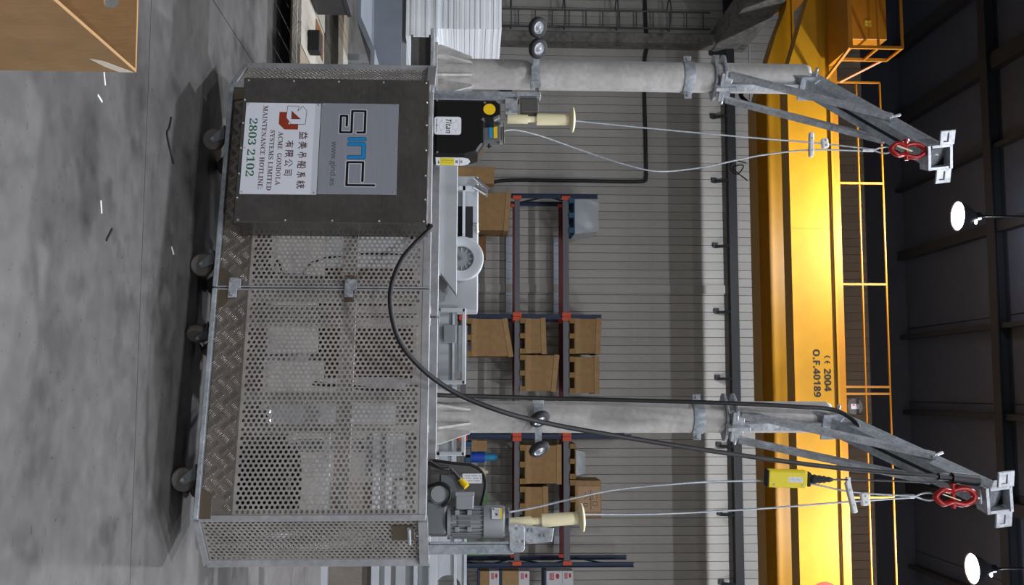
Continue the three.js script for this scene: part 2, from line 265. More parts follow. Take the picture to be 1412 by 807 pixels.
// high bay lamps: a grid of hanging fittings, each a glowing disc with a light of its size just below
for (const z of LAMP_Z) for (const x of LAMP_X) {
  const seen = z < -17 && Math.abs(x) < 4;
  const o = thing('high_bay_lamp', seen ? (x < 0 ? 'lit white high bay lamp under the roof above the far jib tip' : 'lit white high bay lamp under the roof beside the near jib tip')
    : 'lit white high bay lamp hanging outside the picture', 'lamp', [x, LAMP_Y, z], 0, seen ? undefined : 'lamps outside the picture');
  part('reflector', geo.lathe([[.06, .36], [.09, .3], [.2, .16], [.27, .02], [.28, 0], [.26, .01], [.19, .14], [.08, .28]], 28), M.rackGrey, o);
  part('stem', [geo.cyl(.02, YR - LAMP_Y - .45, 0, .36 + (YR - LAMP_Y - .45) / 2, 0), geo.cyl(.07, .1, 0, .38, 0)], M.darkSteel, o);
  part('lamp_disc', geo.cyl(.24, .02, 0, .02, 0, 'y', 28), new THREE.MeshStandardMaterial({ color: 0xffffff, emissive: 0xe6efff, emissiveIntensity: 14, roughness: .5 }), o);
  const l = new THREE.RectAreaLight(LAMP_COLOR, LAMP_NITS, LAMP_SIZE, LAMP_SIZE); l.position.set(0, -.004, 0); l.rotation.x = -Math.PI / 2; o.add(l);
  part('added_uplight_disc', geo.cyl(.05, .012, .1, .345, 0, 'y', 16), new THREE.MeshStandardMaterial({ color: 0xffffff, emissive: 0xe6efff, emissiveIntensity: 3, roughness: .5 }), o);  // glowing disc added on top of the fitting to go with the uplight
  const u = new THREE.RectAreaLight(LAMP_COLOR, 900, .1, .1); u.position.set(.1, .36, 0); u.rotation.x = Math.PI / 2; o.add(u);       // upward light added to brighten the roof
}

// ---------------------------------------------------------------- suspended access platform (gondola)
function perforated(w, h, p = .025, r = .0084, t = .003) {        // a sheet in x,y from the origin, real staggered holes
  const cw = .866 * p, nx = Math.floor(w / cw), ny = Math.floor(h / p), ox = (w - nx * cw) / 2, oy = (h - ny * p) / 2;
  const A = Math.atan2(p, cw), ang = [0, A / 2, A, (A + Math.PI / 2) / 2, Math.PI / 2]; const q = [...ang, ...ang.slice(0, 4).reverse().map(a => Math.PI - a)]; const angs = [...q.slice(0, 8), ...q.slice(0, 8).map(a => a + Math.PI)];
  const ph = angs.map(a => [Math.cos(a) * r, Math.sin(a) * r]);
  const pr = angs.map(a => { const c = Math.cos(a), s = Math.sin(a), k = Math.min(cw / 2 / Math.max(1e-9, Math.abs(c)), p / 2 / Math.max(1e-9, Math.abs(s))); return [c * k, s * k]; });
  const pos = [], nor = [];
  const tri = (a, b, c, n) => { pos.push(...a, ...b, ...c); for (let i = 0; i < 3; i++) nor.push(...n[i % n.length]); };
  const Z = [[0, 0, 1]];
  const quad = (x0, x1, y0, y1) => { if (x1 - x0 < 1e-6 || y1 - y0 < 1e-6) return; tri([x0, y0, 0], [x1, y0, 0], [x1, y1, 0], Z); tri([x0, y0, 0], [x1, y1, 0], [x0, y1, 0], Z); };
  for (let i = 0; i < nx; i++) {
    const odd = i % 2, x = ox + (i + .5) * cw, n = ny - odd, y0 = oy + odd * p / 2;
    for (let j = 0; j < n; j++) {
      const y = y0 + (j + .5) * p;
      for (let k = 0; k < 16; k++) {
        const m = (k + 1) % 16, a = [x + ph[k][0], y + ph[k][1], 0], b = [x + ph[m][0], y + ph[m][1], 0], c = [x + pr[k][0], y + pr[k][1], 0], d = [x + pr[m][0], y + pr[m][1], 0];
        tri(a, c, d, Z); tri(a, d, b, Z);
        if (k % 2 === 0) { const m2 = (k + 2) % 16, b2 = [x + ph[m2][0], y + ph[m2][1], 0], na = [-ph[k][0] / r, -ph[k][1] / r, 0], nb = [-ph[m2][0] / r, -ph[m2][1] / r, 0]; tri(a, b2, [b2[0], b2[1], -t], [na, nb, nb]); tri(a, [b2[0], b2[1], -t], [a[0], a[1], -t], [na, nb, na]); }
      }
    }
    if (odd) { quad(x - cw / 2, x + cw / 2, oy, oy + p / 2); quad(x - cw / 2, x + cw / 2, oy + ny * p - p / 2, oy + ny * p); }
  }
  quad(0, w, 0, oy); quad(0, w, oy + ny * p, h); quad(0, ox, oy, oy + ny * p); quad(ox + nx * cw, w, oy, oy + ny * p);
  const g = new THREE.BufferGeometry(); g.setAttribute('position', new THREE.Float32BufferAttribute(pos, 3)); g.setAttribute('normal', new THREE.Float32BufferAttribute(nor, 3)); return g;
}
const GA = Math.atan2(.47, 2.21), GP = [-.505, .147, -5.115];
const gw = (x, y, z) => V(GP[0] + Math.cos(GA) * x - Math.sin(GA) * z, GP[1] + y, GP[2] + Math.sin(GA) * x + Math.cos(GA) * z);   // platform metres -> hall metres
{
  const g = thing('gondola_platform', 'perforated aluminium access platform on castors, with a steel sign box on its front', 'gondola', GP, -GA);
  const E = 1.135, TL = -1.40, TR = 1.32, B = -.52;
  const hex = [[-E, 0], [E, 0], [TR, -.26], [E, B], [-E, B], [TL, -.26]];
  part('deck', [geo.ext(hex.map(([x, z]) => [x, -z]), .03).rotateX(-Math.PI / 2).translate(0, .002, 0)], M.tread, g);
  const side = (i) => { const a = hex[i], b = hex[(i + 1) % 6]; return [V(a[0], 0, a[1]), V(b[0], 0, b[1])]; };
  // front: two modules, each a tread kick plate below a perforated panel
  for (const s of [-1, 1]) {
    const x0 = s < 0 ? -E : .004, x1 = s < 0 ? -.004 : E;
    part('bottom_rail', [geo.rbox(x1 - x0, .024, .03, .004, (x0 + x1) / 2, .012, .008)], M.galv, g);
    const kick = part('kick_plate', [geo.span(x0, x1, .02, .172, -.004, 0), geo.span(x0, x1, .168, .176, -.02, .003)], M.tread, g);
    const lugs = [], lug = (x, y, a) => { for (let k = -2; k <= 2; k++) lugs.push(new THREE.SphereGeometry(1, 8, 4, 0, Math.PI).scale(.017, .003, .0045).translate(0, k * .0085, 0).rotateZ(a).translate(x, y, 0)); };
    for (let i = 0; i < 60; i++) for (let j = 0; j < 4; j++) {
      const x = x0 + .03 + i * .06 + (j % 2) * .03, y = .04 + j * .036; if (x > x1 - .02) continue;
      if ((s < 0 ? x < x0 + .1 || x > x1 - .09 : x < x0 + .09 || x > x1 - .09) && j < 3) continue;
      lug(x, y, (i + j) % 2 ? .8 : -.8);
    }
    const tp = part('tread_pattern', lugs, M.tread, kick); tp.userData.kind = 'stuff';
    const pf = perforated(x1 - x0, .868).translate(x0, .174, 0);
    part('perforated_panel', pf, M.aluSheet, g);
    part('front_rail', [geo.rbox(x1 - x0, .04, .05, .004, (x0 + x1) / 2, 1.062, -.022)], M.alu, g);
    for (const x of s < 0 ? [x0 + .022, x0 + .5, x1 - .03] : [x0 + .03, x0 + .545, x1 - .022]) part('frame_post', geo.rbox(.044, 1.03, .04, .004, x, .545, -.03), M.aluSheet, g);
    part('mid_rail', geo.rbox(x1 - x0 - .02, .05, .03, .004, (x0 + x1) / 2, .687, -.027), M.aluSheet, g);
    part('end_strip', [geo.span(s < 0 ? x1 - .006 : x0, s < 0 ? x1 : x0 + .006, .02, 1.08, -.03, .012)], M.alu, g);
    // dark polished corner plates at the foot of the module
    const cp = (cx, dir, w, h) => part('corner_plate', geo.ext([[0, 0], [dir * w, 0], ...Array.from({ length: 7 }, (_, i) => { const t = i / 6 * Math.PI / 2; return [dir * (w - .022 * (1 - Math.cos(t)) * 2.2), h * Math.sin(t)]; }).slice(1), [0, h]].sort(() => 0), .005, .001).translate(cx, .004, .003), M.gusset, g);
    if (s < 0) { cp(-E + .004, 1, .085, .11); cp(-.008, -1, .1, .08); } else { cp(.008, 1, .1, .08); cp(E - .004, -1, .14, .075); }
    // rear panels
    part('rear_kick_plate', geo.span(x0, x1, .02, .172, B - .004, B), M.tread, g);
    part('rear_rail', geo.rbox(x1 - x0 - .002, .046, .05, .004, (x0 + x1) / 2, 1.087, B), M.alu, g);
    for (const x of s < 0 ? [x0 + .022, x0 + .55, x1 - .03] : [x0 + .03, x0 + .62, x1 - .022]) part('frame_post', geo.rbox(.044, 1.06, .04, .004, x, .54, B + .03), M.aluSheet, g);
    part('rear_mid_rail', geo.rbox(x1 - x0 - .02, .045, .03, .004, (x0 + x1) / 2, .6, B + .03), M.aluSheet, g);
  }
  part('rear_joint', [geo.ext([[-.045, 0], [.045, 0], [0, -.055]], .02).rotateX(Math.PI / 2).translate(0, 1.118, B + .012)], M.galv, g);
  // slanted ends
  for (const i of [1, 2, 4, 5]) {
    const [a, b] = side(i), l = a.distanceTo(b), dir = b.clone().sub(a).normalize(), an = Math.atan2(-dir.z, dir.x);
    part('end_panel', perforated(l, 1.03).rotateY(an).translate(a.x, .03, a.z), M.aluSheet, g);
    part('end_rail', geo.bar(V(a.x, 1.066, a.z), V(b.x, 1.066, b.z), .045, .044), M.alu, g); part('end_foot_rail', geo.bar(V(a.x, .014, a.z), V(b.x, .014, b.z), .03, .028), M.alu, g);
    part('end_post', geo.rbox(.035, 1.05, .035, .004, b.x, .54, b.z), M.alu, g);
  }
  part('corner_post', [geo.rbox(.03, 1.06, .03, .004, E - .006, .55, -.008)], M.alu, g);
  part('corner_post', [geo.rbox(.03, 1.06, .03, .004, -E + .006, .55, -.008)], M.alu, g);
  { // handle slot near the top of the nearer end
    const [a, b] = side(1), d = b.clone().sub(a).normalize(), p = a.clone().addScaledVector(d, .09), n = V(-d.z, 0, d.x).negate();
    if (n.x < 0) n.negate();
    part('handle_recess', [geo.bar(V(p.x - d.x * .05, .97, p.z - d.z * .05).addScaledVector(n, .006), V(p.x + d.x * .05, .97, p.z + d.z * .05).addScaledVector(n, .006), .01, .1)], M.gusset, g);
    part('handle_bar', [geo.rod(V(p.x - d.x * .055, 1.0, p.z - d.z * .055).addScaledVector(n, .03), V(p.x + d.x * .055, 1.0, p.z + d.z * .055).addScaledVector(n, .03), .009)], M.zinc, g);
  }
  // clamps that join the modules
  for (const [y, w] of [[.1, .07], [.675, .06]]) {
    const c = part('joint_clamp', [geo.rbox(w + .035, .045, .012, .004, 0, y, .014), geo.rbox(.05, .06, .012, .004, -.02, y + .01, .02)], M.zinc, g);
    for (const sx of [-1, 1]) part('bolt', [geo.cyl(.011, .016, sx * .035, y, .026, 'z', 6)], M.zinc, c);
  }
  part('latch_plate', [geo.span(-.07, -.03, .655, .70, .002, .006), geo.span(.035, .07, .655, .70, .002, .006)], M.gusset, g);
  // steel sign box on the far module
  const bx = part('sign_box', [geo.rbox(.80, .95, .19, .006, -.68, .592, .096)], M.stainless, g);
  const rv = join(new THREE.SphereGeometry(.006, 8, 5));
  for (const y of [.14, .37, .6, .83, 1.05]) { share('rivet', rv, M.zinc, bx, -1.062, y, .192); share('rivet', rv, M.zinc, bx, -.293, y, .192); }
  for (const x of [-.95, -.82, -.68, -.54, -.41]) { share('rivet', rv, M.zinc, bx, x, 1.055, .192); share('rivet', rv, M.zinc, bx, x, .128, .192); }
  const s1 = part('hotline_sign', geo.span(-.933, -.43, .139, .516, .191, .194), M.signWhite, g); s1.userData.label = 'white sign plate with maroon and green lettering';
  plate('print', .503, .377, M.signHotline, s1, -.6815, .3275, .1945);
  const s2 = part('logo_sign', geo.span(-.936, -.435, .52, .912, .191, .194), M.signWhite, g); s2.userData.label = 'grey metal sign plate with black and blue logo lettering';
  plate('print', .501, .392, M.signLogo, s2, -.6855, .716, .1945);
  for (const [x, y, o] of [[-.924, .15, s1], [-.44, .15, s1], [-.924, .505, s1], [-.44, .505, s1], [-.93, .53, s2], [-.445, .53, s2], [-.93, .9, s2], [-.445, .9, s2], [-.685, .9, s2], [-.68, .148, s1]]) { const r = share('rivet', rv, M.zinc, o, x, y, .195); r.scale.set(.75, .75, .75); }
  // castors
  for (const z of [-.09, -.43]) for (const [x, a] of [[-.9, .25], [-.19, .1], [.19, 1.2], [.9, .2]]) {
    const c = part('castor', [geo.cyl(.045, .006, x, -.004, z), geo.cyl(.02, .03, x, -.02, z), ...[-1, 1].map(s => geo.ext([[-.03, -.028], [.035, -.028], [.058, -.085], [.04, -.105], [.02, -.09]], .005).translate(0, 0, s * .024 - .0025).rotateY(a).translate(x, 0, z)), geo.box(.075, .006, .052).rotateY(a).translate(x, -.03, z)], M.castorHub, g);
    const wx = x + Math.cos(a) * .036, wz = z - Math.sin(a) * .036, R = .0585;
    part('wheel', [geo.lathe([[R - .012, -.018], [R - .003, -.016], [R, -.008], [R, .008], [R - .003, .016], [R - .012, .018], [.02, .014], [.012, .02], [.001, .02]], 28).rotateX(Math.PI / 2).rotateY(a).translate(wx, -.147 + R, wz), geo.lathe([[R - .012, -.018], [.02, -.014], [.012, -.02], [.001, -.02]], 28).rotateX(Math.PI / 2).rotateY(a).translate(wx, -.147 + R, wz)], M.castorTyre, c);
    part('axle_bolt', geo.cyl(.009, .064, 0, 0, 0, 'z', 6).rotateY(a).translate(wx, -.147 + R, wz), M.zinc, c);
  }
}
// things standing in the platform
{
  const p = gw(.93, .034, -.26);
  const t = thing('cable_tub', 'round black tub holding coiled cable inside the near end of the platform', 'tub', [p.x, p.y, p.z], -GA);
  part('tub_wall', geo.lathe([[.001, .004], [.17, .004], [.19, .36], [.2, .38], [.19, .385], [.175, .36], [.16, .02], [.001, .02]], 36), M.blackMatt, t);
  const c = []; for (let k = 0; k < 7; k++) c.push(new THREE.TorusGeometry(.12 + .02 * (k % 3), .013, 8, 40).rotateX(Math.PI / 2 + .05 * Math.sin(k * 3)).translate(.01 * Math.cos(k * 2), .06 + k * .045, .01 * Math.sin(k)));
  part('cable_coil', c, M.cable, t);
  const q = gw(-.13, .034, -.2);
  const k = []; for (let i = 0; i < 60; i++) { const a = i * .55; k.push(V(q.x + Math.cos(a) * (.07 + .015 * Math.sin(i)), q.y + .012 + i * .0045, q.z + Math.sin(a) * .06)); }
  k.push(V(q.x + .02, q.y + .34, q.z + .02), V(q.x - .08, q.y + .42, q.z - .03), V(q.x - .13, q.y + .7, q.z - .05), V(q.x - .12, q.y + 1.0, q.z - .06));
  single('control_cable', 'thin black cable curling inside the platform next to the sign box', 'cable', geo.tube(k, .007, 320, 7), M.cable);
}

// ---------------------------------------------------------------- davits
function davit(side, base, tip, mastTop, label) {
  const o = thing('davit', label, 'davit', base);
  const H = mastTop - base[1], R = .099, t = V(tip[0] - base[0], tip[1] - base[1], tip[2] - base[2]);
  const flat = V(t.x, 0, t.z).normalize(), sideV = V(-flat.z, 0, flat.x);                  // horizontal jib direction, and to its right
  const hy = 3.075 - base[1], az = Math.atan2(flat.x, flat.z);
  part('base_plate', [geo.cyl(.2, .02, 0, .01, 0, 'y', 40)], M.mast, o);
  const cut = geo.lathe([[.001, .01], [R, .01], [R, H - .03], [R - .012, H], [.001, H]], 44);
  part('mast', cut, M.mast, o);
  for (let k = 0; k < 8; k++) { const a = k * Math.PI / 4 + .35; part('gusset', geo.ext([[R - .005, .02], [R + .085, .02], [R + .082, .05], [R + .012, .24], [R - .005, .24]], .012, .002).translate(0, 0, -.006).rotateY(a), M.mast, o); }
  const cr = part('clamp_ring', [geo.lathe([[R, -.035], [R + .008, -.035], [R + .008, .035], [R, .035]], 40).translate(0, hy - .2, 0)], M.galv, o);
  for (const s of [-1, 1]) { part('clamp_ear', [geo.rbox(.05, .05, .012, .003, 0, 0, 0).translate(s * (R + .02), hy - .2, .006)], M.galv, cr); part('bolt', geo.cyl(.01, .05, s * (R + .024), hy - .2, 0, 'z', 6), M.zinc, cr); }
  // two lobed hinge flanges round the mast
  const lobe = []; for (let i = 0; i < 72; i++) { const a = i / 72 * Math.PI * 2, w = Math.max(0, Math.cos(a * 2 + 1)); const r = R + .014 + .034 * Math.pow(w, 1.5); lobe.push([Math.cos(a) * r, Math.sin(a) * r]); }
  for (const y of [-.03, .03]) part('hinge_flange', geo.ext(lobe, .012, .003).rotateX(-Math.PI / 2).rotateY(az).translate(0, hy + y, 0), M.galv, o);
  const nose = flat.clone().multiplyScalar(R + .03);
  part('hinge_block', [geo.rbox(.20, .075, .03, .004).rotateY(az).translate(nose.x, hy + .03, nose.z), geo.rbox(.024, .14, .07, .004).rotateY(az).translate(nose.x * 1.1, hy + .03, nose.z * 1.1)], M.zinc, o);
  // the white channel that runs up the front of the mast
  part('stiffener', geo.bar(V(nose.x, hy + .06, nose.z), V(flat.x * (R + .02), H - .09, flat.z * (R + .02)), .05, .03, flat), M.zinc, o);
  // jib arm and its two struts
  const j0 = V(-flat.x * .03, H - .06, -flat.z * .03), jd = t.clone().sub(j0).normalize(), jUp = sideV.clone().cross(jd).normalize(); if (jUp.y < 0) jUp.negate();
  const jib = part('jib_arm', geo.bar(j0, t, .115, .125, jUp), M.galv, o);
  const along = s => j0.clone().addScaledVector(jd, s), L = j0.distanceTo(t);
  part('slot_track', geo.bar(along(L * .36).addScaledVector(jUp, -.0635), along(L * .86).addScaledVector(jUp, -.0635), .02, .003, jUp), M.blackMatt, jib);
  part('head_bracket', [geo.bar(V(flat.x * .03, H - .13, flat.z * .03), along(.2).addScaledVector(jUp, -.03), .128, .07, jUp), geo.rbox(.17, .09, .012, .003).rotateY(az).translate(flat.x * (R + .04), H - .05, flat.z * (R + .04))], M.galv, o);
  part('hitch_pin', [geo.rod(along(.12).addScaledVector(sideV, -.11).addScaledVector(jUp, .03), along(.12).addScaledVector(sideV, .11).addScaledVector(jUp, .03), .011), new THREE.TorusGeometry(.03, .003, 6, 20).translate(0, 0, 0).translate(...along(.02).addScaledVector(jUp, .1).toArray())], M.zinc, o);
  const loop = s => along(s).addScaledVector(jUp, .064);
  part('lifting_loop', geo.tube([loop(.2), loop(.2).addScaledVector(jUp, .04), loop(.33).addScaledVector(jUp, .04), loop(.33)], .004, 24, 6), M.zinc, o);
  for (const s of [-1, 1]) {
    const p = nose.clone().multiplyScalar(1.05).addScaledVector(sideV, s * .09); p.y = hy + .05; const q = along(L * .68).addScaledVector(sideV, s * .082);
    const st = part('strut', geo.bar(p, q, .034, .04, jUp), M.zinc, o);
    part('bolt', geo.rod(p.clone().add(V(0, -.03, 0)).addScaledVector(sideV, s * .03), p.clone().add(V(0, -.03, 0)).addScaledVector(sideV, s * -.04), .012, 6), M.zinc, st); part('bolt', geo.rod(q.clone().addScaledVector(jUp, -.03), q.clone().addScaledVector(jUp, .07), .01, 6), M.zinc, st);
  }
  // open square head at the tip, facing forward, with its two slotted ears
  const n = flat.clone().multiplyScalar(.55).add(V(0, 0, .75)).normalize(), r = V(n.z, 0, -n.x), u = V(0, 1, 0).addScaledVector(r, -.12).normalize();
  const hp = (a, b, c) => t.clone().addScaledVector(r, a).addScaledVector(u, b).addScaledVector(n, c);
  const hd = part('tip_frame', [-1, 1].map(s => [geo.bar(hp(0, s * .065, -.07), hp(0, s * .065, .05), .146, .016, u), geo.bar(hp(s * .065, 0, -.07), hp(s * .065, 0, .05), .016, .114, u)]), M.zinc, o);
  part('tip_shade_block', geo.bar(hp(0, 0, -.06), hp(0, 0, -.035), .114, .114, u), M.blackMatt, hd);  // black block standing in for the shade inside the hollow head
  for (const s of [-1, 1]) {
    const ear = geo.ext([[-.04, -.042], [.04, -.042], [.04, .042], [-.04, .042]], .01, .003, [[[-.028, -.004], [.016, -.004], [.016, -.025], [.026, -.025], [.026, .008], [-.028, .008]]]);
    part('slotted_ear', ear.applyMatrix4(new THREE.Matrix4().makeBasis(r, u, n).setPosition(hp(s * .112, .03, .038))), M.zinc, hd);
  }
  return { o, t, jd, jUp, sideV, flat, along, L };
}
const DL = davit('L', [-2.075, 1.2, -6.53], [-1.385, 4.2, -5.8], 3.69, 'galvanised davit mast and jib standing behind the sign box end of the platform');
const DR = davit('R', [.168, 1.2, -6.416], [.585, 4.325, -5.535], 3.73, 'galvanised davit mast and jib carrying the long black cable, nearer the motor hoist');
{ // printed label along the top of one jib
  const g = DR.o, c = DR.along(DR.L * .42).addScaledVector(DR.jUp, .0645);
  const m = new THREE.Matrix4().makeBasis(DR.jd, DR.sideV.clone().multiplyScalar(1), DR.jUp); const q = plate('printed_label', .32, .07, M.palePlate, g, 0, 0, 0); q.position.copy(c); q.quaternion.setFromRotationMatrix(m.makeBasis(DR.jd, DR.jUp.clone().cross(DR.jd), DR.jUp));
}
function guideWheels(D, y, arm, wheels, axis) {                    // bar clamped across a mast with rubber guide wheels
  const o = D.o; const B = o.position;
  const b = part('guide_bracket', [geo.bar(V(arm[0][0] - B.x, y, arm[0][1] - B.z), V(arm[1][0] - B.x, y, arm[1][1] - B.z), .012, .055), ...wheels.map(w => geo.bar(V(w[0] - B.x, y, w[1] - B.z), V(arm[0][0] - B.x, y, arm[0][1] - B.z), .02, .04))], M.galv, o);
  part('bracket_clamp', [geo.rbox(.05, .07, .04, .004, arm[1][0] - B.x, y, arm[1][1] - B.z)], M.zinc, b);
  for (const w of wheels) {
    const R = .066, tilt = geom => { const m = new THREE.Matrix4().lookAt(V(0, 0, 0), axis.clone().negate(), V(0, 1, 0)); return geom.rotateX(Math.PI / 2).applyMatrix4(m).translate(w[0] - B.x, y + .004, w[1] - B.z); };
    const tyre = part('guide_wheel', tilt(geo.lathe([[.04, -.02], [R - .01, -.02], [R, -.008], [R, .008], [R - .01, .02], [.04, .02]], 32)), M.rubber, o);
    part('wheel_hub', [tilt(geo.lathe([[.041, -.017], [.036, -.005], [.02, -.012], [.012, -.02], [.001, -.024]], 28)), tilt(geo.lathe([[.041, .017], [.036, .005], [.02, .012], [.012, .02], [.001, .024]], 28))], M.zinc, tyre);
  }
}
guideWheels(DL, .655, [[-2.1, -6.40], [-1.965, -6.40]], [[-2.16, -6.25], [-2.305, -6.27]], V(.45, .5, .74));
guideWheels(DR, .66, [[.16, -6.28], [.06, -6.30]], [[.175, -6.22], [.36, -6.26]], V(.75, .35, .55));

// ---------------------------------------------------------------- pedestals under the masts, grey machine behind the platform
for (const [x, z, off, lab] of [[-2.075, -6.53, .3, 'steel support of dark channels under the far mast beside the sign box end'], [.168, -6.416, 0, 'grey steel pedestal under the davit mast nearer the motor hoist']]) {
  const o = thing('mast_pedestal', lab, 'pedestal', [x, 0, z]);
  part('column', [geo.rbox(.2, 1.04, .2, .01, off, .53, 0)], M.machine, o);
  part('foot_plate', geo.rbox(.4, .02, .4, .004, off, .01, 0), M.machineDark, o);
  part('head_plate', geo.rbox(.46, .024, .42, .004, 0, 1.188, 0), M.zinc, o);
  for (const q of [-.12, .12]) part('channel_beam', [geo.span(-.2, .5, 1.05, 1.176, q - .006, q + .006), geo.span(-.2, .5, 1.164, 1.176, q - .05, q + .05), geo.span(-.2, .5, 1.05, 1.062, q - .05, q + .05)], M.graphite, o);
}
{
  const o = thing('machine_frame', 'light grey painted machine with beam, drum wheel and handrails behind the platform', 'machine', [-.2, 0, -7.3]);
  const P = (x0, x1, y0, y1, z0, z1) => geo.span(x0 + .2, x1 + .2, y0, y1, z0, z1);
  // long hollow beam with a sloped end
  part('beam', [geo.ext([[-1.75, 1.2], [-.83, 1.2], [-.83, 1.225], [-.665, 1.345], [-1.75, 1.345]].map(([x, y]) => [x + .2, y]), .16, .004).translate(0, 0, .1)], M.machine, o);
  part('beam_flange', [P(-1.75, -.79, 1.205, 1.235, .27, .285), P(-1.75, -.70, 1.325, 1.35, .085, .1)], M.machineLight, o);
  // cabinet and drum
  const cab = part('cabinet', [geo.rbox(.99, 1.1, .3, .012, -.86, .95, -.15)], M.machine, o);
  part('cabinet_recess', [P(-1.33, -1.1, 1.3, 1.46, .0, .006)], M.blackMatt, cab);
  part('cabinet_frame', [P(-1.47, -1.44, 1.28, 1.47, .0, .05), P(-1.47, -1.05, 1.385, 1.405, .02, .05), P(-1.47, -1.05, 1.28, 1.3, .02, .05)], M.machineLight, o);
  part('drum', [geo.lathe([[.085, .09], [.09, .12], [.15, .12], [.158, .11], [.158, .0], [.001, 0]], 48).rotateX(Math.PI / 2).translate(-.735, 1.38, 0)], M.machine, o);
  const hub = part('drum_hub', [geo.cyl(.086, .02, -.735, 1.38, .06, 'z', 40)], M.machineDark, o);
  for (let k = 0; k < 12; k++) part('spoke_rib', geo.box(.006, .028, .02).translate(0, .07, 0).rotateZ(k * Math.PI / 6).translate(-.735, 1.38, .075), M.machine, hub);
  part('hub_bolt', geo.cyl(.012, .05, -.735, 1.38, .09, 'z', 6), M.chrome, hub);
  part('hook_bolt', [geo.rod(V(-1.0, 1.49, .02), V(-.93, 1.495, .02), .008), geo.rod(V(-1.0, 1.49, .02), V(-1.0, 1.46, .02), .008)], M.chrome, o);
  part('pipe_stub', [geo.rod(V(-1.33, 1.47, .05), V(-1.25, 1.57, .05), .016), geo.rod(V(-1.27, 1.47, .05), V(-1.22, 1.56, .05), .02), geo.cyl(.03, .012, -1.22, 1.56, .05, 'y', 16)], M.chrome, o);
  // long panel with a white edge, U shaped handrails and a bracket plate
  part('long_panel', [P(-.555, .62, .7, 1.335, -.05, -.002)], M.machine, o);
  part('panel_edge', [P(-.56, .62, 1.318, 1.352, 0, .03)], M.machineLight, o);
  for (const [a, b, y] of [[-.58, -.04, 1.40], [.12, .46, 1.40]]) part('handrail', [geo.rbox(b - a, .03, .03, .006, (a + b) / 2 + .2, y, .08), geo.rbox(.03, .2, .03, .006, a + .215, y - .09, .08), geo.rbox(.03, .2, .03, .006, b + .185, y - .09, .08), geo.rbox(.03, .03, .1, .006, a + .215, y - .175, .045), geo.rbox(.03, .03, .1, .006, b + .185, y - .175, .045)], M.machineLight, o);
  part('bracket_plate', geo.rbox(.13, .09, .01, .02, -.2, 1.30, .035), M.machineDark, o);
  part('rear_plate', [P(-.47, -.13, 1.36, 1.425, -.12, -.1)], M.machineDark, o);
  // frame to the right: horizontal channels and panels
  for (const [y0, y1, z] of [[.42, .465, .06], [.767, .815, .06], [.86, .9, .06], [1.06, 1.085, .03], [1.17, 1.225, .09]]) part('channel', [P(.3, 2.6, y0, y1, z - .05, z)], M.machineLight, o);
  part('side_panel', [P(.64, 2.6, .93, 1.16, -.06, -.04)], M.machine, o); part('side_panel', [P(.64, 2.6, .82, .86, -.1, -.08)], M.machineDark, o);
  for (let k = 0; k < 8; k++) part('board', [P(.64 + k * .245, .64 + k * .245 + .24, .46, .765, -.05, -.02)], k % 2 ? M.boardGrey : M.boardGreyB, o);
  part('upper_panel', [geo.ext([[.9, 1.2], [2.6, 1.2], [2.6, 1.42], [.9, 1.42]].map(([x, y]) => [x + .2, y]), .02, 0, [ring(1.58, 1.3, .09, 24)])], M.machine, o);
  part('upper_edge', [P(.9, 2.6, 1.34, 1.36, .02, .05), P(.9, 2.6, 1.41, 1.43, .0, .04)], M.machineLight, o);
  for (const x of [-1.6, -.6, .35, 1.6, 2.5]) part('leg', [P(x, x + .09, 0, 1.2, -.14, -.06)], M.machineDark, o);
}
